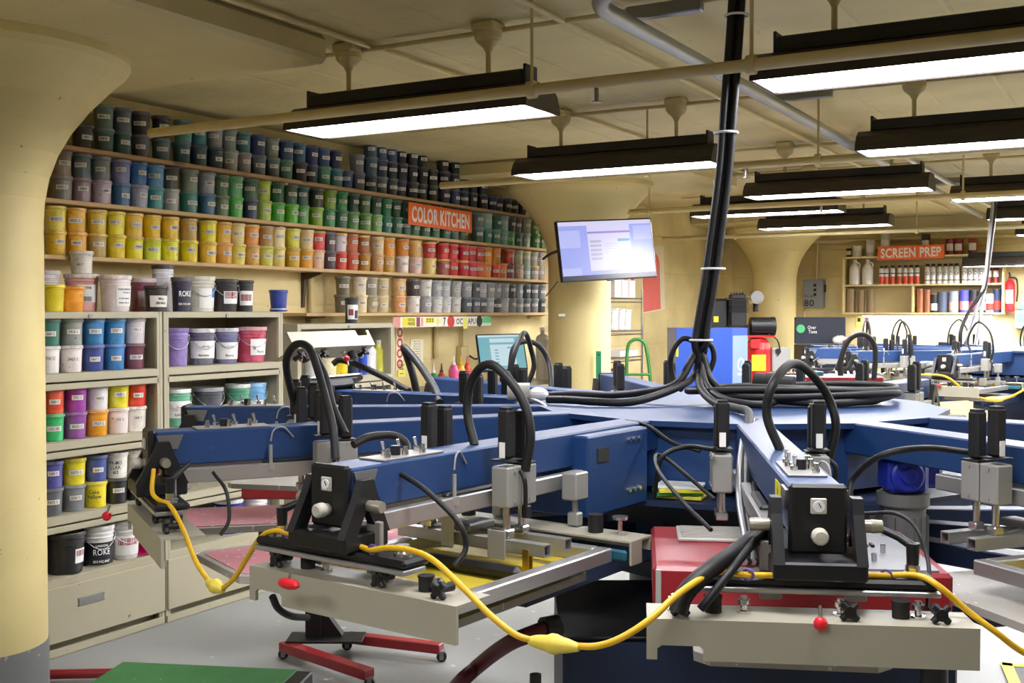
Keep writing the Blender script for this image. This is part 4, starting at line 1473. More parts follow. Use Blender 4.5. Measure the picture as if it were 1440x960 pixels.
def carousel_press(label, loc, rz, arms, pallets, group):
    root = thing('carousel_press', label, 'screen printing press', loc, rz, group)

    def hub():
        mb = MB()
        n = 13
        poly = [(HUB_R * math.cos(2 * PI * (i + 0.5) / n), HUB_R * math.sin(2 * PI * (i + 0.5) / n)) for i in range(n)]
        mb.prism(poly, ZT - 0.016, ZT)
        return mb

    def drum():
        mb = MB()
        n = 13
        poly = [(0.655 * math.cos(2 * PI * (i + 0.5) / n), 0.655 * math.sin(2 * PI * (i + 0.5) / n)) for i in range(n)]
        mb.prism(poly, 1.12, ZT - 0.017)
        return mb

    def lower():
        mb = MB()
        n = 13
        poly = [(0.50 * math.cos(2 * PI * (i + 0.5) / n), 0.50 * math.sin(2 * PI * (i + 0.5) / n)) for i in range(n)]
        mb.prism(poly, 0.80, 1.119)
        poly = [(0.80 * math.cos(2 * PI * (i + 0.5) / n), 0.80 * math.sin(2 * PI * (i + 0.5) / n)) for i in range(n)]
        mb.prism(poly, 1.085, 1.10)
        return mb

    def column():
        mb = MB()
        mb.lathe([(0.55, 0.0), (0.55, 0.03), (0.36, 0.06), (0.36, 0.80)], (0, 0, 0), 32)
        return mb
    place('hub_top_plate', cached('hub_top_plate', hub, [m_blue]), root)
    place('hub_drum', cached('hub_drum', drum, [m_blue]), root)
    place('hub_underside', cached('hub_underside', lower, [m_dblue]), root)
    place('pedestal', cached('pedestal', column, [m_dblue]), root)
    for P in arms:
        dr = P.get('dr', -0.10)
        arm = place('print_arm', make_beam_mesh(), root, (math.cos(P['th']) * dr, math.sin(P['th']) * dr, 0), (0, 0, P['th']))
        arm_children(arm, P)
    pm = cached('pallet', lambda: MB().prism(pallet_poly(), 0.985, 1.003), [m_pallet])
    pk = cached('pallet_pink', lambda: MB().prism(pallet_poly(), 0.985, 1.003), [m_pallet])
    tp = cached('pallet_tape', lambda: MB().prism([(x * 0.975 + 0.03, y * 0.88) for x, y in pallet_poly()], 1.0032, 1.0052), [m_pink])
    for th, pink in pallets:
        def parm():
            mb = MB()
            mb.box((0.90, 0, 0.935), (0.86, 0.075, 0.06), 0.004)
            mb.box((1.46, 0, 0.95), (0.30, 0.05, 0.03), 0.003)
            mb.box((1.52, 0, 0.973), (0.22, 0.12, 0.02), 0.003)
            return mb
        a = place('pallet_arm', cached('pallet_arm', parm, [m_dblue]), root, (0, 0, 0), (0, 0, th))
        p = place('pallet', pm, a)
        if pink:
            place('pallet_tape', tp, a)['label'] = 'pink adhesive tape covering the pallet'
    return root


# arms of the near press: azimuths fitted from the camera side
ARM = [
    dict(a=6.6, c=1.22, ls=1, bars=False, rear=False, hose=(1.46, 1, 1.515), dr=-0.17, hy=-0.025),        # points to the camera
    dict(a=36.1, c=1.53, ls=-1, hose=(1.53, 1, 1.515), dr=-0.07, block=True, hx=-0.06, hy=0.075, ry=0.02, redlong=True),                   # with the yellow screen
    dict(a=63.4, c=1.53, ls=1, dr=-0.06, hx=-0.07, hy=0.06, bars=False, rear=False),
    dict(a=87.2, c=1.60, ls=1, dr=-0.14, hx=-0.07, hy=0.06, bars=False, rear=False),
    dict(a=116.0, c=1.30, ls=1, flip=-2.62, bars=False, rear=False, dr=-0.33, hz=-0.06),
    dict(a=144.0, c=1.20, ls=1, hose=(1.3, 1, 1.55), lite=True),
    dict(a=171.8, c=1.3, ls=1, lite=True),
    dict(a=199.5, c=1.3, ls=1, lite=True),
    dict(a=218.5, c=1.58, ls=1, lite=True),
    dict(a=311.0, c=1.3, ls=1, lite=True),
    dict(a=338.2, c=1.31, ls=1, dr=-0.05, rear=False),
]
for A in ARM:
    A['th'] = az(A['a']) 
PAL = [(az(7.9 + 24.0 * k - (3.5 if k == 3 else 1.0 if k == 2 else -3.2 if k == 1 else 0)), k in (2, 3)) for k in range(15)]
press = carousel_press('near blue carousel printing press, one arm with black gauge cap pointing at the camera', PC, 0, ARM, PAL, 'blue carousel presses')


def arm_pt(a, r, t, z):
    th = az(a)
    return PC + Vector((math.cos(th) * r - math.sin(th) * t, math.sin(th) * r + math.cos(th) * t, z))


# control cabinet and other parts of the near press only
def pl(v):
    return Vector(v) - PC


q = MB()
cx = c2w(0.66, 3.25)
q.box((0, 0, 0.40), (1.05, 0.62, 0.74), 0.008)
q.box((0, 0, 0.015), (0.98, 0.56, 0.03))
cab = q.build('base_cabinet', m_dblue, press, cx - PC, (0, 0, YAW))
MB().box((0, 0, 0.775), (1.06, 0.63, 0.008), 0.002).build('cabinet_top_sheet', m_pblack, cab)
mb = MB()
M = Matrix.Translation((0.03, -0.3115, 0.705)) @ Matrix.Rotation(PI / 2, 4, 'X')
mb.prism([(-0.022, 0), (0.022, 0), (0, 0.04)], 0, 0.001, M)
mb.build('warning_triangle', m_yellow, cab)
mb = MB()
mb.cyl((0, 0, 0.0), (0, 0, 0.77), 0.014, seg=12)
mb.cyl((0, 0, 0.69), (0, 0, 0.705), 0.024, seg=12)
mb.cyl((0, 0, 0.0), (0, 0, 0.012), 0.05, seg=16)
mb.build('levelling_post', m_pblack, press, W(753, 940, 2.66).to_2d().to_3d() - PC)
# gear motor under the hub edge
gm = c2w(1.10, 3.13) - PC
mb = MB()
mb.box((0, 0, 1.185), (0.115, 0.11, 0.10), 0.015)
mb.box((0.078, 0.015, 1.188), (0.055, 0.08, 0.085), 0.012)
gmo = mb.build('gear_motor', m_gear, press, gm, (0, 0, YAW))
mb = MB()
R_ = Matrix.Translation((-0.008, -0.055, 1.187)) @ Matrix.Rotation(PI / 2, 4, 'X')
mb.lathe([(0.046, 0.0), (0.046, 0.010), (0.040, 0.015), (0.024, 0.015), (0.020, 0.022), (0.0001, 0.022)], (0, 0, 0), 24, R_)
for k in range(8):
    mb.cyl(R_ @ Vector((0.035 * math.cos(k * PI / 4), 0.035 * math.sin(k * PI / 4), 0.013)), R_ @ Vector((0.035 * math.cos(k * PI / 4), 0.035 * math.sin(k * PI / 4), 0.019)), 0.004, seg=6)
mb.build('bearing_cover', m_gear, gmo)
mb = MB()
mb.lathe([(0.06, 0.86), (0.062, 0.88), (0.062, 1.09), (0.072, 1.10), (0.072, 1.133)], (0, 0, 0), 24)
for k in range(14):
    a = k * 2 * PI / 14
    mb.box((0.064 * math.cos(a), 0.064 * math.sin(a), 0.985), (0.012, 0.006, 0.17), 0, rz=a)
mb.build('electric_motor', m_motor, gmo)
# bundle of cables hanging beside the front arm
for k in range(4):
    o = 0.010 * k
    pts = [W(1052 + 4 * k, 592, 3.30), W(1046 + 3 * k, 612, 3.1), W(1040 + 4 * k, 660, 2.80), W(1041 + 4 * k, 710, 2.62), W(1050 + 3 * k, 765, 2.42), W(1046 + 6 * k, 790, 2.36)]
    MB().tube(spline([pl(p) for p in pts], 6), 0.009, 8).build('cable', m_rubber if k % 2 else m_conduit, press)
for pts, r in (([(1078, 742, 2.12), (1040, 772, 2.08), (1000, 800, 2.0), (965, 832, 1.97), (953, 862, 1.96)], 0.017),
               ([(1092, 722, 2.1), (1060, 762, 2.08), (1030, 800, 2.0), (1000, 838, 1.97), (985, 856, 1.97)], 0.008),
               ([(1215, 722, 2.2), (1260, 722, 2.2), (1290, 745, 2.15), (1306, 795, 2.1), (1304, 856, 2.0)], 0.004),
               ([(1005, 702, 2.66), (930, 640, 2.9), (925, 660, 2.8), (960, 705, 2.6), (985, 730, 2.5), (1000, 745, 2.45)], 0.005),
               ([(920, 700, 2.9), (930, 645, 2.85), (965, 628, 2.85), (1005, 632, 2.75)], 0.006),
               ([(880, 592, 3.3), (910, 598, 3.2), (945, 622, 3.1), (985, 634, 3.05)], 0.006),
               ([(1196, 725, 2.72), (1195, 695, 2.74), (1202, 670, 2.75), (1240, 640, 2.65), (1300, 630, 2.65), (1365, 636, 2.75)], 0.008),
               ([(560, 664, 2.4), (600, 690, 2.33), (645, 735, 2.28), (655, 770, 2.28), (640, 795, 2.26)], 0.006),
               ([(383, 838, 2.36), (392, 856, 2.38), (410, 866, 2.45), (432, 868, 2.6)], 0.008),
               ([(300, 664, 2.85), (318, 690, 2.8), (322, 730, 2.78), (310, 752, 2.76)], 0.005)):
    MB().tube(spline([pl(W(*p)) for p in pts], 6), r, 8).build('cable', m_rubber, press)
for pts, r in (([(421, 592, 3.35), (406, 535, 3.25), (403, 505, 3.2), (415, 485, 3.15), (434, 488, 3.1), (447, 520, 3.05), (458, 560, 2.98), (468, 600, 2.93), (472, 645, 2.90)], 0.0112),
               ([(497, 625, 2.86), (520, 614, 2.90), (552, 612, 2.95), (570, 622, 2.95), (573, 640, 2.92)], 0.011),
               ([(444, 500, 3.1), (458, 530, 3.05), (468, 570, 3.0), (486, 610, 2.95)], 0.010)):
    MB().tube(spline([pl(W(*p)) for p in pts], 6), r, 10).build('air_hose', m_rubber, press)
# yellow caution sticker on the front arm
armA = [o for o in press.children if o.name.startswith('print_arm')][0]
MB().box((1.84, -0.0508, 1.272), (0.085, 0.0012, 0.062)).build('caution_sticker', m_yellow, armA)
mb = MB()
add_text(mb, '!', 0.012, 0.04, Matrix.Translation((1.84, -0.0516, 1.272)) @ Matrix(((-1, 0, 0, 0), (0, 0, -1, 0), (0, 1, 0, 0), (0, 0, 0, 1))))
mb.build('caution_mark', m_ink, armA)
for px, d in ((1085, 3.28),):
    p = pl(W(px, 604, d))
MB().box((0, 0, 0), (0.11, 0.002, 0.022)).build('hub_nameplate', m_white, press, pl(W(1112, 606, 3.34)), (0, 0, YAW + 6 * DEG))


# ------------------------------------------------------------------ screens clamped in the heads
def screen(a, label, base=PC, rz=0.0, dr=-0.10, hy=0.0):
    th = az(a) + rz
    t = thing('printing_screen', label, 'printing screen', base + Vector((math.cos(th) * dr - math.sin(th) * hy, math.sin(th) * dr + math.cos(th) * hy, 0)), th, 'stretched screens in the presses')

    def fr():
        mb = MB()
        x0, x1, w, z, s = 1.40, 2.060, 0.245, 1.062, 0.034
        for sy in (-1, 1):
            mb.box(((x0 + x1) / 2, sy * (w - s / 2), z), (x1 - x0, s, s), 0.003)
        mb.box((x0 + s / 2, 0, z), (s, 2 * w - 2 * s, s), 0.003)
        mb.box((x1 - s / 2 - 0.0, 0, z), (s, 2 * w - 2 * s, s), 0.003)
        return mb

    def me():
        return MB().box(((1.436 + 2.024) / 2, 0, 1.0465), (0.586, 0.418, 0.002))
    place('screen_frame', cached('screen_frame', fr, [m_alu]), t)
    place('screen_mesh', cached('screen_mesh', me, [m_mesh]), t)
    return t


screen(36.1, 'yellow mesh screen clamped under the arm with the beige holder, beside the red dryer', dr=-0.10, hy=0.045)
screen(338.2, 'yellow mesh screen with aluminium frame under the arm behind the blue gear motor', dr=-0.05)

# the far press is a copy turned and moved
PC2 = c2w(4.52, 9.65)
RZ2 = -7.0 * DEG


def copy_tree(o, parent=None):
    c = o.copy()
    COL.objects.link(c)
    if parent is not None:
        c.parent = parent
        c.matrix_parent_inverse = o.matrix_parent_inverse.copy()
    for ch in o.children:
        copy_tree(ch, c)
    return c


ARM2 = [dict(A) for A in ARM]
for A in ARM2:
    A['flip'] = 0.0
    A['bars'] = True
    A['rear'] = True
    A['hose'] = (1.5, 1, 1.56)
    A['lite'] = A['a'] not in (36.1, 63.4, 6.6, 87.2)
    A['block'] = False
    A['hx'] = A['hy'] = 0.0
    A['dr'] = -0.07
    A['c'] = 1.5
    A['hr'] = 0.0085
press2 = carousel_press('blue carousel printing press standing farther back below the orange screen sign', PC2, RZ2, ARM2,
                        [(az(7.9 + 24.0 * k), False) for k in range(15)], 'blue carousel presses')
screen(36.1, 'yellow mesh screen with aluminium frame on the far press, its arm facing the camera', PC2, RZ2, -0.07)
screen(63.4, 'yellow mesh screen with aluminium frame on the far press, towards the red compressor', PC2, RZ2, -0.06)
# ------------------------------------------------------------------ flash dryers
m_greytop = mat('grey_flash_top', '8d8f92', 0.45, 0.2, var=0.1)
m_grille = mat('pale_grille', 'b4b1ac', 0.45, 0.3, var=0.12)


def flash_dryer(label, loc, rz, w, l, ztop, h, post=(0, 0), grey=True, rackpost=True):
    t = thing('flash_dryer', label, 'flash dryer', loc, rz, 'red flash dryers')
    mb = MB()
    mb.box((0, 0, ztop - h / 2), (l, w, h), 0.008)
    b = mb.build('dryer_hood', m_red, t)
    if grey:
        MB().box((0.0, w * 0.21, ztop + 0.002), (l - 0.03, w * 0.50, 0.004), 0.001).build('grey_top_plate', m_greytop, b)
        mb = MB()
        for k in range(6):
            mb.box((-0.02 + 0.0, w * 0.20 + k * 0.014, ztop + 0.007), (0.03, 0.008, 0.006), 0.001)
        mb.build('black_vent', m_pblack, b)
        mb = MB()
        for (x, y) in ((0.12, 0.06), (0.05, w * 0.33), (0.14, w * 0.27), (-0.15, w * 0.4), (-0.16, 0.04)):
            mb.cyl((x, y, ztop + 0.004), (x, y, ztop + 0.022), 0.006, seg=8)
        mb.build('plate_bolt', m_chrome, b)
        mb = MB()
        mb.box((-0.12, -w * 0.22, ztop + 0.004), (0.16, w * 0.36, 0.008), 0.002)
        for k in range(7):
            mb.box((-0.18 + k * 0.02, -w * 0.22, ztop + 0.0095), (0.006, w * 0.33, 0.004))
        mb.build('vent_grille', m_grille, b)
        MB().box((l / 2 + 0.001, -w / 2 + 0.012, ztop - h / 2), (0.004, 0.012, h - 0.01), 0.001).build('edge_trim', m_grille, b)
    mb = MB()
    mb.box((0, 0, ztop - h - 0.002), (l - 0.06, w - 0.06, 0.004))
    mb.build('heater_underside', m_pblack, b)
    return t


thA = az(6.6)
base = PC + Vector((math.cos(thA) * 1.30 - math.sin(thA) * 0.015, math.sin(thA) * 1.30 + math.cos(thA) * 0.015, 0))
fd = flash_dryer('red flash dryer with grey top plate under the arm that points at the camera', base, thA, 0.62, 0.46, 1.095, 0.085)
mb = MB()
mb.cyl((0.20, 0.28, 0.0), (0.20, 0.28, 1.006), 0.028, seg=16)
mb.build('stand_post', m_pblack, fd)
mb = MB()
mb.box((0.20, 0.28, 0.04), (0.06, 0.50, 0.04), 0.004)
mb.box((0.20, 0.28, 0.04), (0.5, 0.06, 0.04), 0.004)
mb.build('stand_leg', m_red, fd)

# flash dryer on a wheeled stand behind the press arms
bp = c2w(-0.945, 5.30)
fd2 = flash_dryer('red flash dryer on a black post and red wheeled base in front of the cabinets', bp, YAW, 0.30, 0.62, 0.92, 0.15, grey=False)
mb = MB()
mb.box((0, 0, 0.42), (0.075, 0.075, 0.66), 0.004)
M = Matrix.Translation((0.0375, 0.0, 0)) @ Matrix(((1, 0, 0, 0), (0, 0, 1, 0), (0, 1, 0, 0), (0, 0, 0, 1)))
mb.prism([(0, 0.10), (0.10, 0.10), (0.0, 0.24)], -0.03, 0.03, M)
mb.build('stand_post', m_pblack, fd2)
mb = MB()
mb.box((0.06, -0.02, 0.088), (0.36, 0.16, 0.012), 0.002)
mb.build('base_plate', m_pblack, fd2)


def leg_between(p, q, parent_t, nm='stand_leg'):
    inv = parent_t.matrix_basis.inverted()
    a, b = inv @ p, inv @ q
    d = b - a
    M = Matrix.Translation((a + b) / 2) @ Vector((1, 0, 0)).rotation_difference(d.normalized()).to_matrix().to_4x4()
    o = MB().box((0, 0, 0), (d.length, 0.06, 0.045), 0.004, M).build(nm, m_red, parent_t)
    return o


L1a, L1b = c2w(-0.80, 5.38, 0.062), c2w(-0.33, 5.20, 0.062)
L2a, L2b = c2w(-1.08, 5.24, 0.062), c2w(-0.62, 4.82, 0.062)
leg_between(L1a, L1b, fd2)
leg_between(L2a, L2b, fd2)


def caster(parent_t, p):
    inv = parent_t.matrix_basis.inverted()
    a = inv @ p
    mb = MB()
    mb.cyl((a.x, a.y - 0.012, 0.024), (a.x, a.y + 0.012, 0.024), 0.024, seg=16)
    o = mb.build('caster', m_rubber, parent_t)
    mb = MB()
    for s in (-1, 1):
        mb.box((a.x, a.y + s * 0.016, 0.03), (0.02, 0.003, 0.04))
    mb.box((a.x, a.y, 0.0505), (0.034, 0.045, 0.004))
    mb.build('caster_fork', m_steel, o)


for p in (L1b, L2b, L2a + Vector((-0.0, 0, 0)), L1a):
    caster(fd2, p)

# low green box and red bar on the floor at the lower edge
m_green = mat('green_worn_paint', '3a7a42', 0.55, var=0.25, scale=8, spots='8fae8c', spot_amt=-0.03)
gz = 0.16
c0, c1 = WZ(172, 931, gz), WZ(440, 943, gz)
ax = (c1 - c0)
ax.z = 0
ang = math.atan2(ax.y, ax.x)
t = thing('step_platform', 'low green worn platform on the floor in front of the cabinets', 'platform', ((c0 + c1) / 2).to_2d().to_3d(), ang)
ln = ax.length
MB().box((0, -0.22, gz / 2), (ln, 0.44, gz - 0.002), 0.006).build('platform_box', m_pblack, t)
MB().box((-0.03, -0.22, gz + 0.002), (ln - 0.07, 0.43, 0.006), 0.002).build('green_top', m_green, t)
a, b_ = WZ(66, 948, 0.035), WZ(158, 946, 0.035)
t = thing('steel_bar', 'dark red steel bar lying on the floor by the column foot', 'bar', (0, 0, 0))
MB().cyl(a, b_, 0.022, seg=8).build('bar_rod', m_red, t)

# ------------------------------------------------------------------ hoses and cords
m_cord = mat('yellow_cord_rubber', 'dcae1c', 0.45, var=0.06)
m_plug = mat('pale_yellow_plug', 'e6cf4e', 0.45, var=0.08)
m_purple = mat('purple_tie', '5d4a8c', 0.5)
m_wine = mat('wine_red_hose', '5a1526', 0.45, var=0.12)
tc = thing('safety_cord', 'yellow cord looping from press head to press head with pale yellow connectors', 'cord', (0, 0, 0))
segs = [
    [(216, 660, 2.90), (214, 690, 2.86), (222, 702, 2.84), (240, 712, 2.80), (258, 745, 2.72), (276, 790, 2.62), (296, 820, 2.56)],
    [(312, 828, 2.53), (330, 812, 2.50), (350, 780, 2.48), (368, 754, 2.42), (388, 746, 2.395), (405, 750, 2.38), (430, 755, 2.36), (465, 760, 2.32), (500, 766, 2.26), (522, 773, 2.22), (548, 770, 2.18),
     (580, 774, 2.14), (610, 788, 2.08), (650, 825, 2.02), (690, 865, 1.97), (725, 892, 1.94), (752, 901, 1.93)],
    [(808, 908, 1.90), (840, 908, 1.88), (875, 896, 1.87), (915, 870, 1.88), (950, 838, 1.92), (985, 814, 1.97), (1012, 804, 2.01), (1050, 808, 2.02), (1104, 809, 2.025), (1155, 810, 2.025), (1203, 809, 2.02), (1245, 809, 2.02),
     (1290, 809, 2.01), (1320, 824, 1.98), (1360, 858, 1.97), (1400, 888, 1.95), (1450, 922, 1.95), (1560, 960, 1.95)],
]
for s in segs:
    MB().tube(spline([W(*p) for p in s], 7), 0.006, 8).build('cord', m_cord, tc)
for (p, q) in (((292, 817, 2.565), (314, 829, 2.525)), ((744, 899, 1.935), (814, 909, 1.895))):
    A_, B_ = W(*p), W(*q)
    n = 9
    pts = [A_.lerp(B_, i / n) for i in range(n + 1)]
    pts = [x + Vector((0, 0, -0.0015)) for x in pts]
    MB().tube(pts, 0.014, 10, taper=[0.5, 0.75, 0.9, 0.95, 1.25, 1.25, 1.0, 0.9, 0.7, 0.5]).build('connector', m_plug, tc)
for p in ((404, 750, 2.38), (524, 773, 2.218), (1052, 808, 2.02), (1246, 809, 2.02)):
    c_ = W(*p)
    MB().tube([c_ + Vector((0.010 * math.cos(a), 0, 0.010 * math.sin(a))) for a in [k * PI / 5 for k in range(10)]], 0.0025, 6, closed=True).build('cable_tie', m_purple, tc)

pts = [W(765, 884, 2.62), W(742, 893, 2.60), W(720, 902, 2.62), W(695, 918, 2.70), W(668, 940, 2.78), W(640, 966, 2.85), WZ(600, 1010, 0.02)]
t = thing('rubber_hose', 'thick wine red hose curving from the press base down to the floor', 'hose', (0, 0, 0))
MB().tube(spline(pts, 8), 0.019, 10).build('hose_line', m_wine, t)
MB().cyl(W(764, 884, 2.62), W(784, 880, 2.64), 0.028, seg=12).build('hose_coupling', m_pblack, t)

# bundle of cables dropping from the ceiling to the hub
tb = thing('hanging_cable_bundle', 'thick bundle of black cables dropping from the ceiling onto the press hub', 'cable bundle', (0, 0, 0))
D = 3.95
main = [(1040, -60), (1036, 0), (1032, 60), (1025, 150), (1018, 240), (1008, 320), (997, 400), (987, 460), (984, 485)]
ends = [
    [(982, 505, D), (975, 530, 3.95), (945, 548, 3.85), (890, 566, 3.75), (840, 566, 3.75), (800, 562, 3.8), (770, 568, 3.85)],
    [(976, 500, D), (950, 540, 3.9), (900, 552, 3.95), (850, 556, 4.05), (800, 557, 4.1), (762, 556, 4.15)],
    [(986, 510, D), (992, 540, 3.85), (1015, 560, 3.72), (1055, 570, 3.65), (1085, 566, 3.7), (1110, 552, 3.9)],
    [(990, 505, D), (1000, 535, 3.9), (1030, 556, 3.8), (1090, 562, 3.75), (1160, 568, 3.68), (1225, 562, 3.75), (1262, 552, 3.95), (1240, 545, 4.2)],
    [(985, 520, D), (985, 545, 3.8), (1005, 566, 3.65), (1035, 575, 3.5), (1053, 592, 3.32), (1049, 618, 3.1), (1043, 665, 2.82)],
]
offs = [(-0.018, -0.008), (0.016, -0.012), (0.0, 0.014), (-0.006, 0.02), (0.02, 0.012)]
for (ox, oy), e in zip(offs, ends):
    pts = [W(x, y, D) + RGT * ox + FWD * oy for x, y in main]
    tail = [W(*p) for p in e]
    for q in tail:
        if (q - PC).to_2d().length < 0.69:
            q.z = max(q.z, ZT + 0.017)
    MB().tube(spline(pts + tail, 7), 0.0135, 10).build('cable', m_rubber, tb)
for (x, y) in ((1036, 22), (1021, 187), (1003, 378), (985, 478)):
    c_ = W(x, y, D)
    ring = [c_ + RGT * (0.041 * math.cos(a)) + FWD * (0.038 * math.sin(a)) for a in [k * PI / 7 for k in range(14)]]
    MB().tube(ring, 0.0045, 6, closed=True).build('cable_tie', m_white, tb)
MB().tube(spline([W(984, 484, D), W(960, 476, D), W(944, 500, D), W(946, 530, D), W(958, 548, 3.9)], 6), 0.010, 8).build('cable', m_rubber, tb)
MB().tube(spline([W(986, 482, D), W(1000, 486, D), W(1004, 505, D), W(995, 528, D)], 6), 0.010, 8).build('cable', m_rubber, tb)

# coil of cables lying on the hub
tcoil = thing('coiled_cable', 'coil of black cables and hoses lying on the hub plate of the near press', 'cable', (0, 0, 0))
cc = c2w(1.00, 3.86)
rc = random.Random(5)
for k in range(7):
    rx, ry = 0.25 + 0.13 * k / 6 * (1 if k % 2 else 0.4), 0.10 + 0.05 * rc.random()
    zz = ZT + 0.021 + 0.0062 * k
    o = Vector((rc.uniform(-0.03, 0.03), rc.uniform(-0.03, 0.03), 0))
    n = 40
    pts = [cc + o + RGT * (rx * math.cos(2 * PI * i / n)) + FWD * (ry * math.sin(2 * PI * i / n)) + Vector((0, 0, zz + 0.006 * math.sin(4 * PI * i / n + k))) for i in range(n)]
    MB().tube(pts, 0.012, 8, closed=True).build('cable_turn', m_rubber, tcoil)
mb = MB()
a, b_ = c2w(0.84, 3.86, ZT + 0.075), c2w(0.96, 3.80, ZT + 0.065)
mb.cyl(a, b_, 0.035, seg=14)
mb.cyl(a.lerp(b_, 0.3), a.lerp(b_, 0.5), 0.040, seg=14)
mb.build('hose_coupling', m_cyl, tcoil)
# swivel fitting with pale hose ends near the arm pointing at the cabinets
ts = thing('hose_swivel', 'pale swivel fitting with hoses on the press top near the wire shelf column', 'fitting', (0, 0, 0))
c_ = W(733, 550, 3.95)
MB().cyl(c_ - RGT * 0.05, c_ + RGT * 0.03, 0.030, seg=14).build('swivel_body', m_knob, ts)
MB().ball(c_ + RGT * 0.06 + Vector((0, 0, -0.01)), 0.03, 12, 8, (1.3, 1, 0.8)).build('swivel_cap', m_white, ts)
MB().tube(spline([W(738, 560, 3.95), W(760, 566, 3.85), W(778, 582, 3.72), W(784, 598, 3.6)], 6), 0.007, 8).build('pale_hose', m_conduit, ts)
MB().tube(spline([W(728, 566, 3.95), W(732, 580, 3.75), W(760, 590, 3.6), W(772, 600, 3.5)], 6), 0.010, 8).build('pale_hose', m_conduit, ts)

# free hose arches seen behind the press
for lab, pts, r in (
    ('slanting black hose rising behind the press in front of the wall notices', [(618, 566, 4.3), (612, 548, 4.4), (595, 520, 4.6), (578, 498, 4.7), (568, 488, 4.75), (572, 500, 4.75), (580, 525, 4.7), (586, 552, 4.7)], 0.016),
    ('black hose sweeping from the flipped up head down to the press arm', [(468, 512, 4.9), (478, 506, 4.9), (500, 512, 4.85), (540, 530, 4.75), (575, 550, 4.6)], 0.014),
    ('thin black hose arch beside the small computer monitor', [(717, 520, 5.2), (722, 490, 5.2), (738, 480, 5.2), (758, 486, 5.2), (772, 510, 5.2), (776, 545, 5.1)], 0.012),
):
    t = thing('air_hose', lab, 'hose', (0, 0, 0), 0, 'black hoses on the near press')
    MB().tube(spline([W(*p) for p in pts], 7), r, 10).build('hose_line', m_rubber, t)

# stack of yellow edged pads on the ledge under the hub
m_htg = mat('green_sheet', '3f9a5c', 0.6)
m_pad = mat('yellow_edged_pads', 'd8cc3a', 0.6, var=0.5, scale=30)
t = thing('pad_stack', 'stack of yellow and green sheets lying on the dark ledge under the hub', 'sheets', c2w(0.485, 3.22, 1.1025), 0.4)
rs = random.Random(2)
for k in range(4):
    MB().box((rs.uniform(-0.01, 0.01), rs.uniform(-0.01, 0.01), 0.005 + k * 0.0101), (0.13, 0.10, 0.009), 0.001, rz=rs.uniform(-0.3, 0.3)).build('sheet', (m_pad, m_htg, m_pad, m_white)[k], t)

tf = thing('safety_cord', 'thin yellow cord with plug hanging between heads of the far press', 'cord', (0, 0, 0))
MB().tube(spline([W(*p) for p in [(1282, 526, 8.1), (1300, 527, 7.95), (1318, 527, 8.0), (1335, 532, 8.1), (1360, 551, 8.1), (1388, 562, 8.0), (1404, 563, 8.0), (1425, 556, 8.0), (1445, 545, 8.0)]], 6), 0.008, 6).build('cord', m_cord, tf)
A_, B_ = W(1386, 561, 8.0), W(1410, 562, 8.0)
MB().tube([A_, A_.lerp(B_, 0.3), A_.lerp(B_, 0.6), B_], 0.02, 8, taper=[0.6, 1, 1, 0.6]).build('connector', m_plug, tf)

th_ = thing('air_hose', 'thick black hose arch rising from the red dryer hood between the presses', 'hose', (0, 0, 0))
MB().tube(spline([W(*p) for p in [(1182, 528, 7.3), (1183, 505, 7.3), (1192, 480, 7.3), (1207, 470, 7.3), (1222, 474, 7.3), (1231, 492, 7.3), (1229, 534, 7.3)]], 7), 0.018, 10).build('hose_line', m_rubber, th_)
# ------------------------------------------------------------------ signs on the walls
m_orange = mat('orange_sign_board', 'ee6a30', 0.5, var=0.08, scale=12, spots='e88a5c', spot_amt=-0.03)
m_signtxt = mat('white_sign_paint', 'f2ebe2', 0.55, var=0.05)


def sign(label, tl, tr, br, bl, text, thick=0.008):
    o = (tl + tr + br + bl) / 4
    x = ((tr - tl) + (br - bl)) / 2
    y = ((tl - bl) + (tr - br)) / 2
    M = frame_matrix(o, x, y)
    w, h = x.length, y.length
    t = thing('wall_sign', label, 'sign', (0, 0, 0))
    t.matrix_basis = M
    MB().box((0, 0, 0), (w, h, thick), 0.001).build('sign_board', m_orange, t)
    mb = MB()
    add_text(mb, text, w * 0.91, h * 0.72, Matrix.Translation((0, 0, thick / 2 + 0.0008)), 0.035)
    mb.build('sign_lettering', m_signtxt, t)
    return t


sx = SHX + 0.008
sign('orange sign with white capitals hung on the paint shelves', WX(574, 283, sx), WX(663, 299, sx), WX(663, 327, sx), WX(574, 316, sx), 'COLOR KITCHEN')
sy = YF - 0.30
sign('orange sign with white capitals on the far shelf of spray cans', WY(1234.5, 347, sy), WY(1328, 343, sy), WY(1328, 363, sy), WY(1234.5, 366, sy), 'SCREEN PREP')

# ------------------------------------------------------------------ television on the column
m_tvframe = mat('black_tv_plastic', '161618', 0.3, var=0.05)
m_scr = emit('lit_screen_blue', '9fa9f2', 0.95)
m_scr_w = emit('lit_screen_white', 'dcd8fa', 0.92)
m_scr_b = emit('lit_screen_bar', '5aa0d8', 1.0)
m_scr_p = emit('lit_screen_purple', '9a86d6', 1.0)
m_scr_l = emit('lit_screen_pale', 'b9c0f8', 0.95)
m_scr_g = emit('lit_screen_grey', 'b4b2d0', 1.0)
m_scr_k = emit('lit_screen_taskbar', '1c1c3c', 0.8)
m_scr_t = emit('lit_screen_teal', '74b4c0', 0.9)
m_scr_tw = emit('lit_screen_tealwhite', 'c4dce4', 0.95)


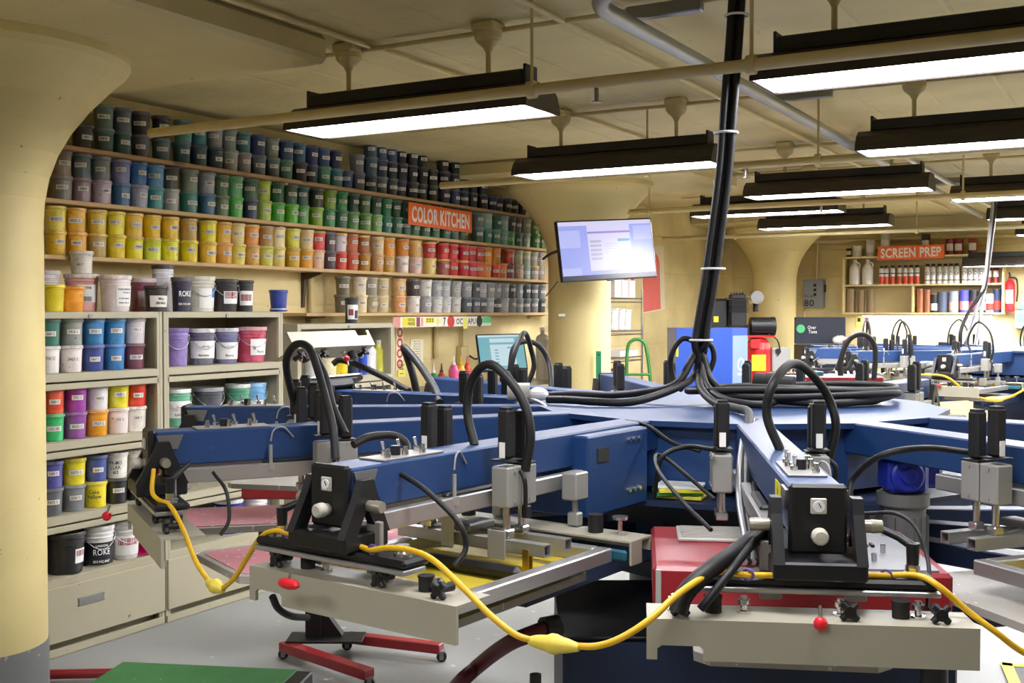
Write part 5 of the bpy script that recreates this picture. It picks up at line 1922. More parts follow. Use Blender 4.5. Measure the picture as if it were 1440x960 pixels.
def tv(name, label, cat, tl, tr, br, bl, parts, depth=0.04, bez=0.012, arm=None):
    o = (tl + tr + br + bl) / 4
    x = ((tr - tl) + (br - bl)) / 2
    y = ((tl - bl) + (tr - br)) / 2
    t = thing(name, label, cat)
    t.matrix_basis = frame_matrix(o, x, y)
    w, h = x.length, y.length
    MB().box((0, 0, -depth / 2), (w, h, depth), 0.006).build('screen_casing', m_tvframe, t)
    mb = MB()
    ms = []
    for (u0, v0, u1, v1, m, lv) in parts:
        if m not in ms:
            ms.append(m)
        mb.mat(ms.index(m))
        W_, H_ = w - 2 * bez, h - 2 * bez
        xa, xb = -W_ / 2 + u0 * W_, -W_ / 2 + u1 * W_
        ya, yb = H_ / 2 - v1 * H_, H_ / 2 - v0 * H_
        zz = 0.0008 + lv * 0.0006
        mb._add([(xa, ya, zz), (xb, ya, zz), (xb, yb, zz), (xa, yb, zz)], [(0, 1, 2, 3)], False)
    mb.build('display', None, t, mats=ms)
    return t, w, h


S = [(0, 0, 1, 1, m_scr, 0), (0, 0, 1, 0.07, m_scr_w, 1), (0, 0.93, 1, 1, m_scr_k, 2), (0.30, 0.07, 0.76, 0.86, m_scr_w, 2), (0.30, 0.18, 0.76, 0.215, m_scr_p, 3), (0.62, 0.32, 0.75, 0.365, m_scr_b, 3)]
for k in range(5):
    S.append((0.32, 0.33 + k * 0.075, 0.44, 0.375 + k * 0.075, m_scr_g, 3))
for k in range(9):
    S.append((0.48, 0.40 + k * 0.045, 0.60 + 0.13 * ((k * 7) % 3) / 3, 0.408 + k * 0.045, m_scr_g, 3))
S += [(0.0, 0.80, 0.20, 0.93, m_scr_l, 1), (0.0, 0.15, 0.22, 0.45, m_scr_l, 1), (0.80, 0.10, 1.0, 0.35, m_scr_l, 1)]
t, w, h = tv('television', 'flat television showing a light blue computer desktop, mounted on the column', 'television',
             W(789, 311, 8.50), W(924, 307, 8.80), W(916, 388, 8.72), W(783, 397, 8.42), S)
mb = MB()
mb.box((0, 0.0, -0.055), (0.25, 0.2, 0.03), 0.004)
mb.box((0.02, 0.02, -0.17), (0.05, 0.06, 0.22), 0.004)
mb.build('wall_mount', m_pblack, t)
MB().box((0, -h / 2 - 0.004, -0.01), (0.05, 0.012, 0.016), 0.002).build('sensor_bar', m_tvframe, t)
tc_ = thing('screen_cable', 'black cable running from the television round the column', 'cable')
MB().tube(spline([W(786, 352, 8.6), W(772, 358, 9.0), W(764, 364, 9.4)], 5), 0.012, 8).build('cable_line', m_rubber, tc_)
MB().tube(spline([W(784, 396, 8.7), W(776, 406, 9.0), W(768, 416, 9.3)], 5), 0.005, 6).build('cable_line', m_rubber, tc_)

# things on the second column
p = W(842, 520, 9.05)
t = thing('straightedge', 'thin green straightedge standing against the column under the television', 'ruler')
p = c2w((842 - 720) / FPX * 9.08, 9.08)
m_sgreen = mat('green_plastic_strip', '1f8a62', 0.4, var=0.08)
mb = MB().box((0, 0, 0.75), (0.043, 0.012, 1.14), 0.003)
mb.build('strip_blade', m_sgreen, t)
t.location = p + Vector((0, 0, 0.02 - 0.18))
t.rotation_euler = (0, 0, YAW)
MB().cyl((0, -0.0062, 1.29), (0, -0.0072, 1.29), 0.008, seg=10).build('hang_hole', m_dark, t)
t.location.z = 0.0
tt = thing('column_sticker', 'small white sticker on the column under the television', 'sticker', W(790, 443, 9.118))
tt.rotation_euler = (0, 0, YAW - 0.15)
MB().box((0, 0, 0), (0.055, 0.003, 0.022)).build('sticker_paper', m_white, tt)

# ------------------------------------------------------------------ workbench, computer and wall notices
t = thing('workbench', 'cream workbench along the wall under the lowest shelf, holding the computer', 'workbench', (0, 0, 0))
MB().box((-4.735, 7.50, 1.04), (0.49, 2.2, 0.035), 0.004).build('bench_top', m_beige, t)
for y in (6.5, 8.6):
    for x in (-4.93, -4.54):
        MB().box((x, y, 0.511), (0.04, 0.04, 1.022), 0.003).build('bench_leg', m_steel, t)
BZ = 1.058
T2 = [(0, 0, 1, 1, m_scr_t, 0), (0.25, 0.10, 0.80, 0.9, m_scr_tw, 1), (0.25, 0.22, 0.80, 0.28, m_scr_t, 2), (0.62, 0.36, 0.78, 0.40, m_scr_b, 2), (0, 0, 1, 0.06, m_scr_tw, 1)]
for k in range(5):
    T2.append((0.34, 0.42 + k * 0.09, 0.42, 0.46 + k * 0.09, m_scr_t, 2))
t, w, h = tv('computer_monitor', 'small monitor with teal desktop on the workbench by the column', 'monitor', W(670, 469, 8.75), W(736, 469, 8.85), W(743, 519, 8.72), W(674, 523, 8.62), T2, 0.03)
mo = t.matrix_basis.copy()
base = Vector((mo.translation.x - 0.03, mo.translation.y + 0.05, BZ))
ts = MB()
ts.lathe([(0.09, 0), (0.09, 0.010), (0.02, 0.014)], (0, 0, 0), 20)
ts.cyl((0, 0, 0.012), (0, 0, 0.09), 0.018, seg=10)
o = ts.build('monitor_stand', m_tvframe, t)
o.matrix_parent_inverse = mo.inverted()
o.location = base
pr = thing('plastic_jug', 'tall white bottle standing beside the monitor at the column', 'bottle', Vector((*WX(763, 500, -4.6).to_2d(), BZ)))
MB().lathe([(0.06, 0), (0.06, 0.34), (0.05, 0.37), (0.02, 0.39), (0.02, 0.42)], (0, 0, 0), 18).build('bottle_body', m_knob, pr)
MB().cyl((0, 0, 0.42), (0, 0, 0.445), 0.024, seg=12).build('bottle_cap', m_white, pr)
# bottles on the bench
for px, col, h_, r_, lab, cap in ((610, '2c7a4a', 0.12, 0.04, 'small green squeeze bottle on the workbench next to the cabinet', 'e0ddd0'), (621, 'a03038', 0.12, 0.035, 'small dark red squeeze bottle beside the green bottle', '3c2c2c'),
                                  (638, 'd85a8c', 0.17, 0.04, 'pink bottle between the dark red and yellow bottles', 'd8c8d0'), (648, 'e8a820', 0.17, 0.035, 'yellow orange bottle next to the red squeeze bottle', 'e0b838'),
                                  (657, 'd8421e', 0.16, 0.035, 'red orange squeeze bottle with pointed nozzle on the bench', 'd8421e')):
    q = WX(px, 545, -4.62)
    b = thing('squeeze_bottle', lab, 'bottle', (q.x, q.y, BZ), 0, 'coloured bottles on the workbench')
    o = MB().lathe([(r_ * 0.95, 0), (r_, 0.006), (r_, h_ * 0.8), (r_ * 0.6, h_), (r_ * 0.35, h_ + 0.012)], (0, 0, 0), 16).build('bottle_body', m_tub, b)
    o.color = lin(col)
    o = MB().lathe([(r_ * 0.42, h_ + 0.010), (r_ * 0.42, h_ + 0.024), (0.008, h_ + 0.03), (0.004, h_ + 0.075)], (0, 0, 0), 12).build('nozzle', m_tub, b)
    o.color = lin(cap)
# sticker board under the lowest shelf
zx = SHX + 0.006
a, b_, c_, d_ = WX(553, 445, zx), WX(690, 444, zx), WX(690, 459, zx), WX(553, 460, zx)
t = thing('sticker_board', 'long white board of assorted stickers hanging below the lowest shelf', 'sign')
M = frame_matrix((a + b_ + c_ + d_) / 4, b_ - a, a - d_)
t.matrix_basis = M
w, h = (b_ - a).length, (a - d_).length
MB().box((0, 0, 0), (w, h, 0.006), 0.001).build('board_panel', mat('white_board', 'e4dfd2', 0.5, var=0.04), t)
m_st_pink = mat('pink_sticker', 'd88f8c', 0.5, var=0.3, scale=40)
m_st_red = mat('red_sticker', 'b8342e', 0.5, var=0.25, scale=50)
m_st_green = mat('green_sticker', '5fd08a', 0.5, var=0.04)
m_st_note = mat('yellow_note', 'e4e06a', 0.5, var=0.04)
m_st_maroon = mat('maroon_sticker', '8c2a44', 0.5, var=0.1)


def st(name, u0, u1, v0, v1, m, lv=0.0):
    mb = MB()
    xa, xb = -w / 2 + u0 * w, -w / 2 + u1 * w
    ya, yb = h / 2 - v1 * h, h / 2 - v0 * h
    z = 0.0035 + lv
    mb._add([(xa, ya, z), (xb, ya, z), (xb, yb, z), (xa, yb, z)], [(0, 1, 2, 3)], False)
    return mb.build(name, m, t)


def stx(s, u0, u1, v0, v1, m, lv=0.001):
    mb = MB()
    add_text(mb, s, (u1 - u0) * w, (v1 - v0) * h, Matrix.Translation((-w / 2 + (u0 + u1) / 2 * w, h / 2 - (v0 + v1) / 2 * h, 0.0035 + lv)))
    return mb.build('sticker_lettering', m, t)


st('sticker', 0.0, 0.06, 0, 1, m_st_pink)
st('sticker', 0.08, 0.20, 0.08, 0.92, m_yellow)
stx('TATTOO', 0.13, 0.195, 0.15, 0.42, m_ink)
stx('PARADISE', 0.13, 0.195, 0.52, 0.8, m_ink)
st('sticker', 0.21, 0.245, 0.05, 0.95, m_st_maroon)
st('sticker', 0.255, 0.275, 0.1, 0.9, m_st_pink)
st('sticker', 0.30, 0.385, 0.08, 0.62, m_yellow)
stx('= = =', 0.31, 0.375, 0.2, 0.5, m_ink)
o = MB()
o.prism([(-0.02, 0.03), (0.02, 0.03), (0.02, -0.01), (0, -0.035), (-0.02, -0.01)], 0.0035, 0.004, Matrix.Translation((-w / 2 + 0.42 * w, 0, 0)))
o.build('sticker', m_st_note, t)
stx('7', 0.475, 0.50, 0.1, 0.9, m_ink)
o = MB()
o.lathe([(0.05, 0), (0.05, 0.001)], (-w / 2 + 0.555 * w, 0, 0.0033), 20, None)
o.build('sticker', m_st_red, t)
stx('OC', 0.61, 0.68, 0.2, 0.8, m_ink)
st('sticker', 0.685, 0.73, 0.1, 1.25, m_st_note, 0.002)
stx('APU', 0.735, 0.82, 0.2, 0.8, m_ink)
o = MB()
o.lathe([(0.045, 0), (0.045, 0.001)], (-w / 2 + 0.865 * w, 0, 0.0033), 20, None)
o.build('sticker', m_ink, t)
st('sticker', 0.90, 1.0, 0.05, 0.7, m_st_green)

# papers on the wall
m_paper = mat('off_white_paper', 'e0d8bc', 0.6, var=0.05)


def wall_paper(label, l, top, r, bot, m, lines=None, red=False):
    x = XW + 0.004
    a, b_, c_, d_ = WX(l, top, x), WX(r, top, x), WX(r, bot, x), WX(l, bot, x)
    t = thing('wall_notice', label, 'notice')
    t.matrix_basis = frame_matrix((a + b_ + c_ + d_) / 4, b_ - a, Vector((0, 0, 1)))
    w, h = (b_ - a).length, ((a - d_).length + (b_ - c_).length) / 2
    MB().box((0, 0, 0), (w, h, 0.003)).build('paper_sheet', m, t)
    if lines:
        mb = MB()
        for k in range(lines):
            add_text(mb, random.choice(['~~ ~~~ ~~~~', '~~~~ ~~ ~~~', '~~~ ~~~~~ ~']), w * random.uniform(0.5, 0.8), h / lines * 0.28, Matrix.Translation((random.uniform(-0.05, 0.05) * w, h / 2 - (k + 0.8) * h / (lines + 0.6), 0.0022)))
        mb.build('printed_text', m_ink, t)
    return t, w, h


wall_paper('white printed notice taped on the wall beneath the sticker board', 577, 477, 595, 511, m_paper, 9)
t, w, h = wall_paper('tall poster with red swirls on the wall next to the low cabinet', 557, 459, 567, 520, m_paper)
mb = MB()
for k in range(4):
    mb.lathe([(w * 0.22, 0), (w * 0.40, 0), (w * 0.40, 0.001)], (0, h * (0.36 - 0.24 * k), 0.0018), 16, None, caps=False)
mb.build('red_swirl', m_st_red, t)
wall_paper('small yellow notice on the wall behind the bottles', 560, 508, 570, 530, m_st_note, 3)
# outlet box with conduit and cables
t = thing('outlet_box', 'cream electrical outlet box with conduit and black cable on the wall', 'outlet', WX(651, 500, XW + 0.03))
MB().box((0, 0, 0), (0.055, 0.12, 0.16), 0.006).build('box_body', m_pipe, t)
MB().cyl((0, 0, 0.08), (0, 0, 0.29), 0.012, seg=8).build('conduit_riser', m_pipe, t)
MB().tube(spline([(0.03, 0.05, 0.0), (0.06, 0.10, -0.03), (0.05, 0.22, -0.02), (0.04, 0.34, -0.10), (0.04, 0.42, -0.14)], 6), 0.008, 6).build('power_cord', m_rubber, t)
for k, px in enumerate((437, 613)):
    pz = WX(px, 420, XW + 0.025)
    t = thing('wall_conduit', ['painted conduit running down the wall behind the shelf bracket', 'short painted conduit on the wall under the sticker board'][k], 'conduit', (pz.x, pz.y, 0))
    z0, z1 = ((1.2, 1.92), (1.27, 1.60))[k]
    MB().cyl((0, 0, z0), (0, 0, z1), 0.02, seg=10).build('conduit_run', m_pipe, t)

# dark rack post at the end of the shelves
t = thing('rack_upright', 'dark slotted steel upright at the column end of the paint shelves', 'upright', (-4.76, 9.33, 0))
MB().box((0, 0, 1.15), (0.05, 0.05, 2.3), 0.003).build('upright_post', m_bracket, t)
mb = MB()
for z in (1.33, 1.5, 1.7, 1.95):
    mb.box((-0.12, 0.03, z), (0.26, 0.012, 0.03))
mb.build('cross_rail', m_bracket, t)
mb = MB()
for z in range(20):
    mb.box((0.0, -0.0255, 0.3 + z * 0.1), (0.012, 0.002, 0.04))
mb.build('slot_row', m_dark, t)

# bottles and papers inside the low cabinet's top tier
g = 'bottles in the low cabinet'
for i, (px, col, r_, h_, lab) in enumerate(((440, 'f0f0ec', 0.05, 0.20, 'white bottle nearest the pails in the low cabinet'), (462, 'e8e0b8', 0.05, 0.19, 'cream bottle beside the white bottle in the low cabinet'),
                                            (478, 'ecd23c', 0.05, 0.16, 'yellow tub behind the flipped up press head'), (497, '2a3858', 0.035, 0.2, 'dark blue bottle in the low cabinet'),
                                            (509, '3050c0', 0.035, 0.18, 'bright blue bottle between dark blue and white bottles'), (520, 'f0f0ee', 0.045, 0.2, 'white jug near the end of the low cabinet'),
                                            (532, 'e2dc70', 0.045, 0.2, 'pale yellow jug at the far end of the low cabinet'))):
    q = WX(px, 500, -4.62)
    b = thing('ink_bottle', lab, 'bottle', (q.x, q.y, 1.2205), 0, g)
    o = MB().lathe([(r_, 0), (r_, h_ * 0.75), (r_ * 0.6, h_ * 0.9), (r_ * 0.45, h_)], (0, 0, 0), 16).build('bottle_body', m_tub, b)
    o.color = lin(col)
    o = MB().cyl((0, 0, h_), (0, 0, h_ + 0.025), r_ * 0.5, seg=12).build('bottle_cap', m_tub, b)
    o.color = lin('e8e6e0')
q = WX(494, 440, -4.565)
t = pail('ink_tub', (q.x, q.y, 1.5655), 0.045, 0.165, '23212c', 'dark canister with white and pink label on the low cabinet', tub=True, cat='ink canister', lidcol='2c2a30',
         wrap=[(0.15, 0.72, -60, 60, m_white), (0.30, 0.55, -50, -5, m_maroon), (0.18, 0.5, 5, 50, m_navy_print)])

# ------------------------------------------------------------------ wire shelf behind the column
t = thing('wire_shelf', 'chrome wire shelving unit half hidden behind the column with the television', 'shelf', (0, 0, 0))
wx0, wx1, wy0, wy1 = -4.93, -4.50, 9.45, 10.42
for x in (wx0, wx1):
    for y in (wy0, wy1):
        MB().cyl((x, y, 0), (x, y, 1.86), 0.0125, seg=10).build('shelf_post', m_chrome, t)
WS = (0.42, 0.93, 1.19, 1.45, 1.77)
for z in WS:
    mb = MB()
    for x in (wx0, wx1):
        mb.cyl((x, wy0, z), (x, wy1, z), 0.006, seg=6)
        mb.cyl((x, wy0, z - 0.035), (x, wy1, z - 0.035), 0.006, seg=6)
    for y in (wy0, wy1):
        mb.cyl((wx0, y, z), (wx1, y, z), 0.006, seg=6)
        mb.cyl((wx0, y, z - 0.035), (wx1, y, z - 0.035), 0.006, seg=6)
    for k in range(24):
        y = wy0 + (k + 0.5) * (wy1 - wy0) / 24
        mb.cyl((wx0, y, z + 0.004), (wx1, y, z + 0.004), 0.003, seg=5)
    mb.build('wire_tier', m_chrome, t)
g = 'white containers on the wire shelf'
for i, (y, z, r_, h_, lab) in enumerate(((10.28, 1.46, 0.062, 0.20, 'white tub on the middle wire tier nearest the shelf post'), (10.12, 1.46, 0.066, 0.21, 'second white tub from the shelf post on the middle wire tier'),
                                         (9.95, 1.46, 0.07, 0.215, 'third white tub from the shelf post on the middle wire tier'))):
    pail('white_tub', (-4.62, y, z + 0.0005), r_, h_, 'e4e2dc', lab, tub=True, cat='tub', group=g)
m_box_w = mat('white_red_carton', 'e6d8d4', 0.55, var=0.1, spots='c04a48', spot_amt=0.02, scale=9)
for i, (y, lab) in enumerate(((10.29, 'white carton with red print at the outer end of the top wire tier'), (10.12, 'white carton with red print in the middle of the top wire tier'), (9.95, 'white carton with red print closest to the column on the top wire tier'))):
    b = thing('carton', lab, 'box', (-4.68, y, 1.7775), 0, 'cartons on the wire shelf')
    MB().box((0, 0, 0.12), (0.26, 0.15, 0.24), 0.003).build('carton_box', m_box_w, b)
    MB().box((0.1306, 0, 0.19), (0.0012, 0.10, 0.03)).build('carton_band', m_st_red, b)
b = thing('plastic_tray', 'clear white tray with small bottles on the lower wire tier', 'tray', (-4.66, 10.15, 1.198), 0)
mb = MB()
mb.box((0, 0, 0.004), (0.28, 0.42, 0.006))
for s in (-1, 1):
    mb.box((s * 0.14, 0, 0.03), (0.004, 0.42, 0.06))
    mb.box((0, s * 0.21, 0.03), (0.28, 0.004, 0.06))
mb.build('tray_body', m_white, b)
for i, y in enumerate((9.62, 9.78, 9.93, 10.08, 10.23)):
    b = thing('glass_jar', 'clear jar with red lid, %s from the column on the lowest visible wire tier' % ORD[i], 'jar', (-4.62, y, 0.938), 0, 'jars on the wire shelf')
    MB().lathe([(0.05, 0), (0.052, 0.01), (0.052, 0.11), (0.042, 0.125)], (0, 0, 0), 16).build('jar_glass', mat('pale_jar_glass', 'a9b8a8', 0.2, var=0.1) if i == 0 else MATS['pale_jar_glass'], b)
    MB().cyl((0, 0, 0.125), (0, 0, 0.145), 0.047, seg=16).build('jar_lid', m_red, b)
# hand truck
m_htgreen = mat('green_tube_paint', '2f7c34', 0.4, var=0.1)
hp = c2w((897 - 720) / FPX * 10.45, 10.45)
t = thing('hand_truck', 'green tubular hand truck leaning beside the wire shelf', 'hand truck', hp, YAW)
mb = MB()
mb.tube(spline([(-0.10, 0, 0.25), (-0.10, 0.03, 0.9), (-0.09, 0.06, 1.28), (-0.04, 0.07, 1.37), (0.04, 0.07, 1.37), (0.09, 0.06, 1.28), (0.13, 0.03, 0.9), (0.15, 0, 0.25)], 6), 0.016, 8)
mb.build('truck_frame', m_htgreen, t)
mb = MB()
for z in (0.5, 0.8, 1.05):
    mb.cyl((-0.10, 0.035, z), (0.12, 0.035, z), 0.012, seg=8)
mb.build('cross_tube', m_htgreen, t)
mb = MB()
for s in (-0.15, 0.19):
    mb.cyl((s, 0.08, 0.13), (s + 0.045, 0.08, 0.13), 0.13, seg=20)
mb.build('wheel', m_rubber, t)
MB().box((0.02, -0.10, 0.012), (0.34, 0.22, 0.012), 0.003).build('toe_plate', m_htgreen, t)
mb = MB().box((0.0, 0.0, 0.14), (0.26, 0.05, 0.25), 0.005).build('axle_bracket', m_htgreen, t)
# red poster
x = XW + 0.004
a, b_, c_, d_ = WX(902, 346, x), WX(934, 344, x), WX(934, 438, x), WX(902, 440, x)
t = thing('wall_poster', 'large poster with a red arched shape on the wall behind the television', 'poster')
t.matrix_basis = frame_matrix((a + b_ + c_ + d_) / 4, b_ - a, Vector((0, 0, 1)))
w, h = (b_ - a).length, (a - d_).length
MB().box((0, 0, 0), (w, h, 0.004)).build('poster_sheet', m_paper, t)
arch = [(-w * 0.46, -h * 0.48), (w * 0.30, -h * 0.48)] + [(-w * 0.08 + w * 0.38 * math.cos(k * PI / 12), h * 0.22 + h * 0.2 * math.sin(k * PI / 12)) for k in range(13)]
MB().prism(arch, 0.0021, 0.003).build('red_arch', mat('poster_red', 'e06a64', 0.5, var=0.08), t)
# ------------------------------------------------------------------ blue air dryer and compressor
m_dry = mat('air_dryer_blue', '2348a0', 0.4, var=0.06, coat=0.2)
dp = c2w((997 - 720) / FPX * 10.6, 10.6)
t = thing('air_dryer', 'blue air dryer cabinet with chamfered corner beside the red compressor', 'air dryer', dp, YAW)
H = 1.485
mb = MB()
Mx = Matrix(((1, 0, 0, 0), (0, 1, 0, 0), (0, 0, 1, 0), (0, 0, 0, 1)))
mb.prism([(-0.355, -0.30), (0.16, -0.30), (0.345, -0.10), (0.345, 0.30), (-0.355, 0.30)], 0.06, H)
mb.build('dryer_cabinet', m_dry, t)
MB().box((-0.01, 0.0, 0.03), (0.60, 0.5, 0.06)).build('dryer_base', m_pblack, t)
Mf = Matrix.Translation((0.2525, -0.20, 0)) @ Matrix.Rotation(math.atan2(0.20, 0.185), 4, 'Z')
mb = MB().box((0, -0.003, 0.80), (0.26, 0.006, H - 0.25), 0.001, Mf)
mb.build('front_panel', mat('pale_blue_panel', '7e92c8', 0.35, 0.1), t)
mb = MB()
R3x = Mf @ Matrix.Translation((0.01, -0.0075, 1.12)) @ Matrix.Rotation(PI / 2, 4, 'X')
mb.lathe([(0.045, 0), (0.06, 0), (0.06, 0.001)], (0, 0.03, 0), 20, R3x, caps=False)
mb.box((0, -0.06, 0), (0.10, 0.02, 0.001), 0, R3x)
mb.build('white_emblem', m_white, t)
MB().box((-0.345, -0.302, 1.27), (0.02, 0.003, 0.09)).build('yellow_label', m_yellow, t)
MB().box((0.10, -0.302, 0.95), (0.05, 0.003, 0.05)).build('yellow_label', m_yellow, t)

cp = c2w((1066 - 720) / FPX * 11.9, 11.9)
t = thing('air_compressor', 'red upright air compressor with black pump between the dryer and the far column', 'air compressor', cp, YAW)
m_cred = mat('compressor_red', 'c81c20', 0.35, var=0.06, coat=0.3)
m_iron = mat('black_cast_iron', '101012', 0.5, 0.2, var=0.3, scale=15)
mb = MB()
mb.lathe([(0.05, 0.15), (0.10, 0.17), (0.135, 0.24), (0.135, 1.24), (0.12, 1.31), (0.07, 1.36), (0.0001, 1.37)], (0, 0, 0), 28)
mb.build('air_tank', m_cred, t)
for k in range(3):
    a = k * 2 * PI / 3 + 0.5
    MB().box((0.12 * math.cos(a), 0.12 * math.sin(a), 0.13), (0.05, 0.05, 0.26), 0.004, rz=a).build('tank_leg', m_cred, t)
MB().box((-0.02, 0, 1.375), (0.36, 0.20, 0.02), 0.004, rz=0.0).build('motor_platform', m_cred, t)
mb = MB()
mb.box((-0.02, -0.136, 1.10), (0.15, 0.004, 0.17), 0.001)
mb.build('yellow_label', m_yellow, t)
mb = MB()
mb.box((-0.06, -0.142, 1.30), (0.10, 0.03, 0.10), 0.006)
mb.build('switch_cover', m_cred, t)
mb = MB()
mb.box((-0.22, 0.03, 1.62), (0.17, 0.19, 0.30), 0.012)
for k in range(9):
    mb.box((-0.22, 0.03, 1.64 + k * 0.018), (0.21, 0.22, 0.008), 0.002)
mb.box((-0.22, 0.03, 1.80), (0.15, 0.16, 0.05), 0.008)
for k in range(5):
    mb.cyl((-0.28 + k * 0.03, 0.03, 1.82), (-0.28 + k * 0.03, 0.03, 1.845), 0.009, seg=6)
mb.box((-0.22, 0.03, 1.44), (0.24, 0.22, 0.12), 0.02)
mb.build('pump_head', m_iron, t)
mb = MB()
mb.box((-0.43, 0.03, 1.60), (0.24, 0.08, 0.36), 0.03)
mb.build('belt_guard', m_iron, t)
MB().box((-0.45, -0.0125, 1.56), (0.05, 0.004, 0.06)).build('yellow_label', m_yellow, t)
mb = MB()
mb.cyl((-0.03, -0.10, 1.79), (-0.03, 0.10, 1.79), 0.07, seg=20)
mb.build('air_filter', m_chrome, t)
MB().cyl((-0.03, -0.02, 1.64), (-0.03, -0.02, 1.74), 0.03, seg=10).build('filter_neck', m_iron, t)
mb = MB()
mb.cyl((-0.08, 0.02, 1.485), (0.16, 0.02, 1.485), 0.095, seg=22)
mb.cyl((0.14, 0.02, 1.485), (0.18, 0.02, 1.485), 0.10, seg=22)
for k in range(10):
    a = k * 2 * PI / 10
    mb.box((0.04, 0.02 + 0.098 * math.cos(a), 1.485 + 0.098 * math.sin(a)), (0.2, 0.012, 0.006), 0, rx=0)
mb.build('electric_motor', m_iron, t)
mb = MB()
mb.tube(spline([(0.10, -0.05, 1.40), (0.19, -0.06, 1.34), (0.22, -0.05, 1.22), (0.17, -0.04, 1.14)], 6), 0.008, 6)
mb.build('copper_line', m_iron, t)
mb = MB()
mb.box((0.24, 0.02, 1.13), (0.20, 0.14, 0.26), 0.01)
mb.build('control_box', m_alu2, t)
MB().cyl((0.20, -0.05, 1.22), (0.20, -0.075, 1.22), 0.03, seg=14).build('pressure_gauge', m_iron, t)

# red long dryer hood with wire ends before the far column
rp = c2w((1150 - 720) / FPX * 7.6, 7.6)
t = thing('conveyor_hood', 'long red dryer hood with small parts on top, between the two presses', 'dryer hood', rp, YAW - 3 * DEG)
MB().box((0, 0, 1.165), (0.80, 0.34, 0.085), 0.006).build('hood_body', m_red, t)
MB().box((0, 0, 0.60), (0.10, 0.10, 1.04), 0.004).build('stand_post', m_pblack, t)
MB().box((0, 0, 0.04), (0.6, 0.4, 0.08), 0.006).build('stand_base', m_red, t)
MB().box((-0.34, -0.172, 1.165), (0.05, 0.004, 0.085), 0, ry=0.35).build('white_edge', m_white, t)
mb = MB()
for (x, y, c) in ((0.0, -0.05, 0), (0.28, 0.0, 0), (0.32, 0.05, 0)):
    mb.box((x, y, 1.222), (0.06, 0.03, 0.03), 0.006)
mb.build('coupling', m_teal, t)
mb = MB()
for k in range(6):
    mb.cyl((0.12 + 0.04 * k, -0.05, 1.208), (0.12 + 0.04 * k, -0.02, 1.232), 0.007, seg=6)
mb.build('wing_nut', m_chrome, t)

# ------------------------------------------------------------------ tool chest
m_navy = mat('navy_tool_enamel', '1b2336', 0.4, var=0.1, coat=0.2)
tp_ = c2w((1161 - 720) / FPX * 12.9, 12.9)
t = thing('tool_chest', 'dark navy tool chest with lid open and round green sticker, by the far column', 'tool chest', tp_, YAW + 0.0)
MB().box((0, 0.05, 0.655), (0.60, 0.42, 1.21), 0.008).build('chest_cabinet', m_navy, t)
MB().box((0, 0.235, 1.42), (0.60, 0.03, 0.31), 0.006).build('open_lid', m_navy, t)
for k in range(7):
    z = 1.20 - k * 0.125
    d = MB().box((0.02, -0.168, z), (0.50, 0.016, 0.105), 0.003).build('drawer', m_navy, t)
    MB().box((0.02, -0.182, z + 0.040), (0.48, 0.014, 0.016), 0.003).build('drawer_handle', m_chrome, d)
for s in (-1, 1):
    for yy in (-0.08, 0.18):
        MB().cyl((s * 0.24 - 0.015, yy, 0.045), (s * 0.24 + 0.015, yy, 0.045), 0.045, seg=16).build('caster', m_rubber, t)
mb = MB()
mb.lathe([(0.05, 0), (0.05, 0.002)], (0, 0, 0), 20, Matrix.Translation((-0.23, 0.2195, 1.44)) @ Matrix.Rotation(PI / 2, 4, 'X'))
mb.build('round_sticker', m_st_green, t)
mb = MB()
add_text(mb, 'Over', 0.10, 0.04, Matrix.Translation((-0.10, 0.2185, 1.455)) @ Matrix.Rotation(PI / 2, 4, 'X'))
add_text(mb, 'Tone', 0.10, 0.04, Matrix.Translation((-0.09, 0.2185, 1.405)) @ Matrix.Rotation(PI / 2, 4, 'X'))
mb.build('white_lettering', m_white, t)
tt = thing('cleaning_rag', 'white and red crumpled rags lying in the open tool chest', 'rag', tp_ + RGT * 0.17 + Vector((0, 0, 1.262)), YAW)
mb = MB()
rr = random.Random(3)
mb.ball((0, 0, 0.05), 0.07, 14, 9, (1.3, 0.8, 0.75))
mb.v = [(x + rr.uniform(-0.008, 0.008), y + rr.uniform(-0.008, 0.008), max(0.0, z + rr.uniform(-0.008, 0.008))) for x, y, z in mb.v]
mb.build('white_cloth', m_white, tt)
mb = MB()
mb.ball((0.06, -0.06, 0.03), 0.04, 12, 8, (1.2, 0.9, 0.75))
mb.build('red_cloth', m_redball, tt)

# ------------------------------------------------------------------ disconnect box, extinguisher, wall box
pe = WY(1145, 413, YF - 0.06)
t = thing('disconnect_box', 'grey electrical disconnect box marked 80 on the far wall', 'electrical box', pe)
m_gbox = mat('grey_electrical_enamel', '85898c', 0.45, 0.1, var=0.06)
MB().box((0, 0, 0), (0.26, 0.12, 0.37), 0.006).build('box_body', m_gbox, t)
for z in (0.11, 0.05, -0.01):
    MB().box((0.025, -0.064, z), (0.035, 0.008, 0.035), 0.002).build('black_square', m_pblack, t)
MB().box((0.136, 0, 0.07), (0.02, 0.06, 0.1), 0.004).build('switch_lever', m_pblack, t)
mb = MB()
Mq = Matrix.Translation((-0.05, -0.0608, -0.12)) @ Matrix.Rotation(PI / 2, 4, 'X')
add_text(mb, '80', 0.13, 0.085, Mq)
add_text(mb, 'Tr-A1', 0.13, 0.03, Matrix.Translation((-0.05, -0.0608, -0.03)) @ Matrix.Rotation(PI / 2, 4, 'X'))
mb.build('marker_lettering', m_ink, t)
mb = MB()
mb.tube(spline([(0.03, 0.0, 0.18), (0.03, 0.0, 0.5), (0.06, 0.0, 0.72), (0.16, 0.0, 0.80), (0.30, 0.01, 0.84)], 6), 0.016, 8)
mb.build('conduit_riser', m_pipe, t)
mb = MB()
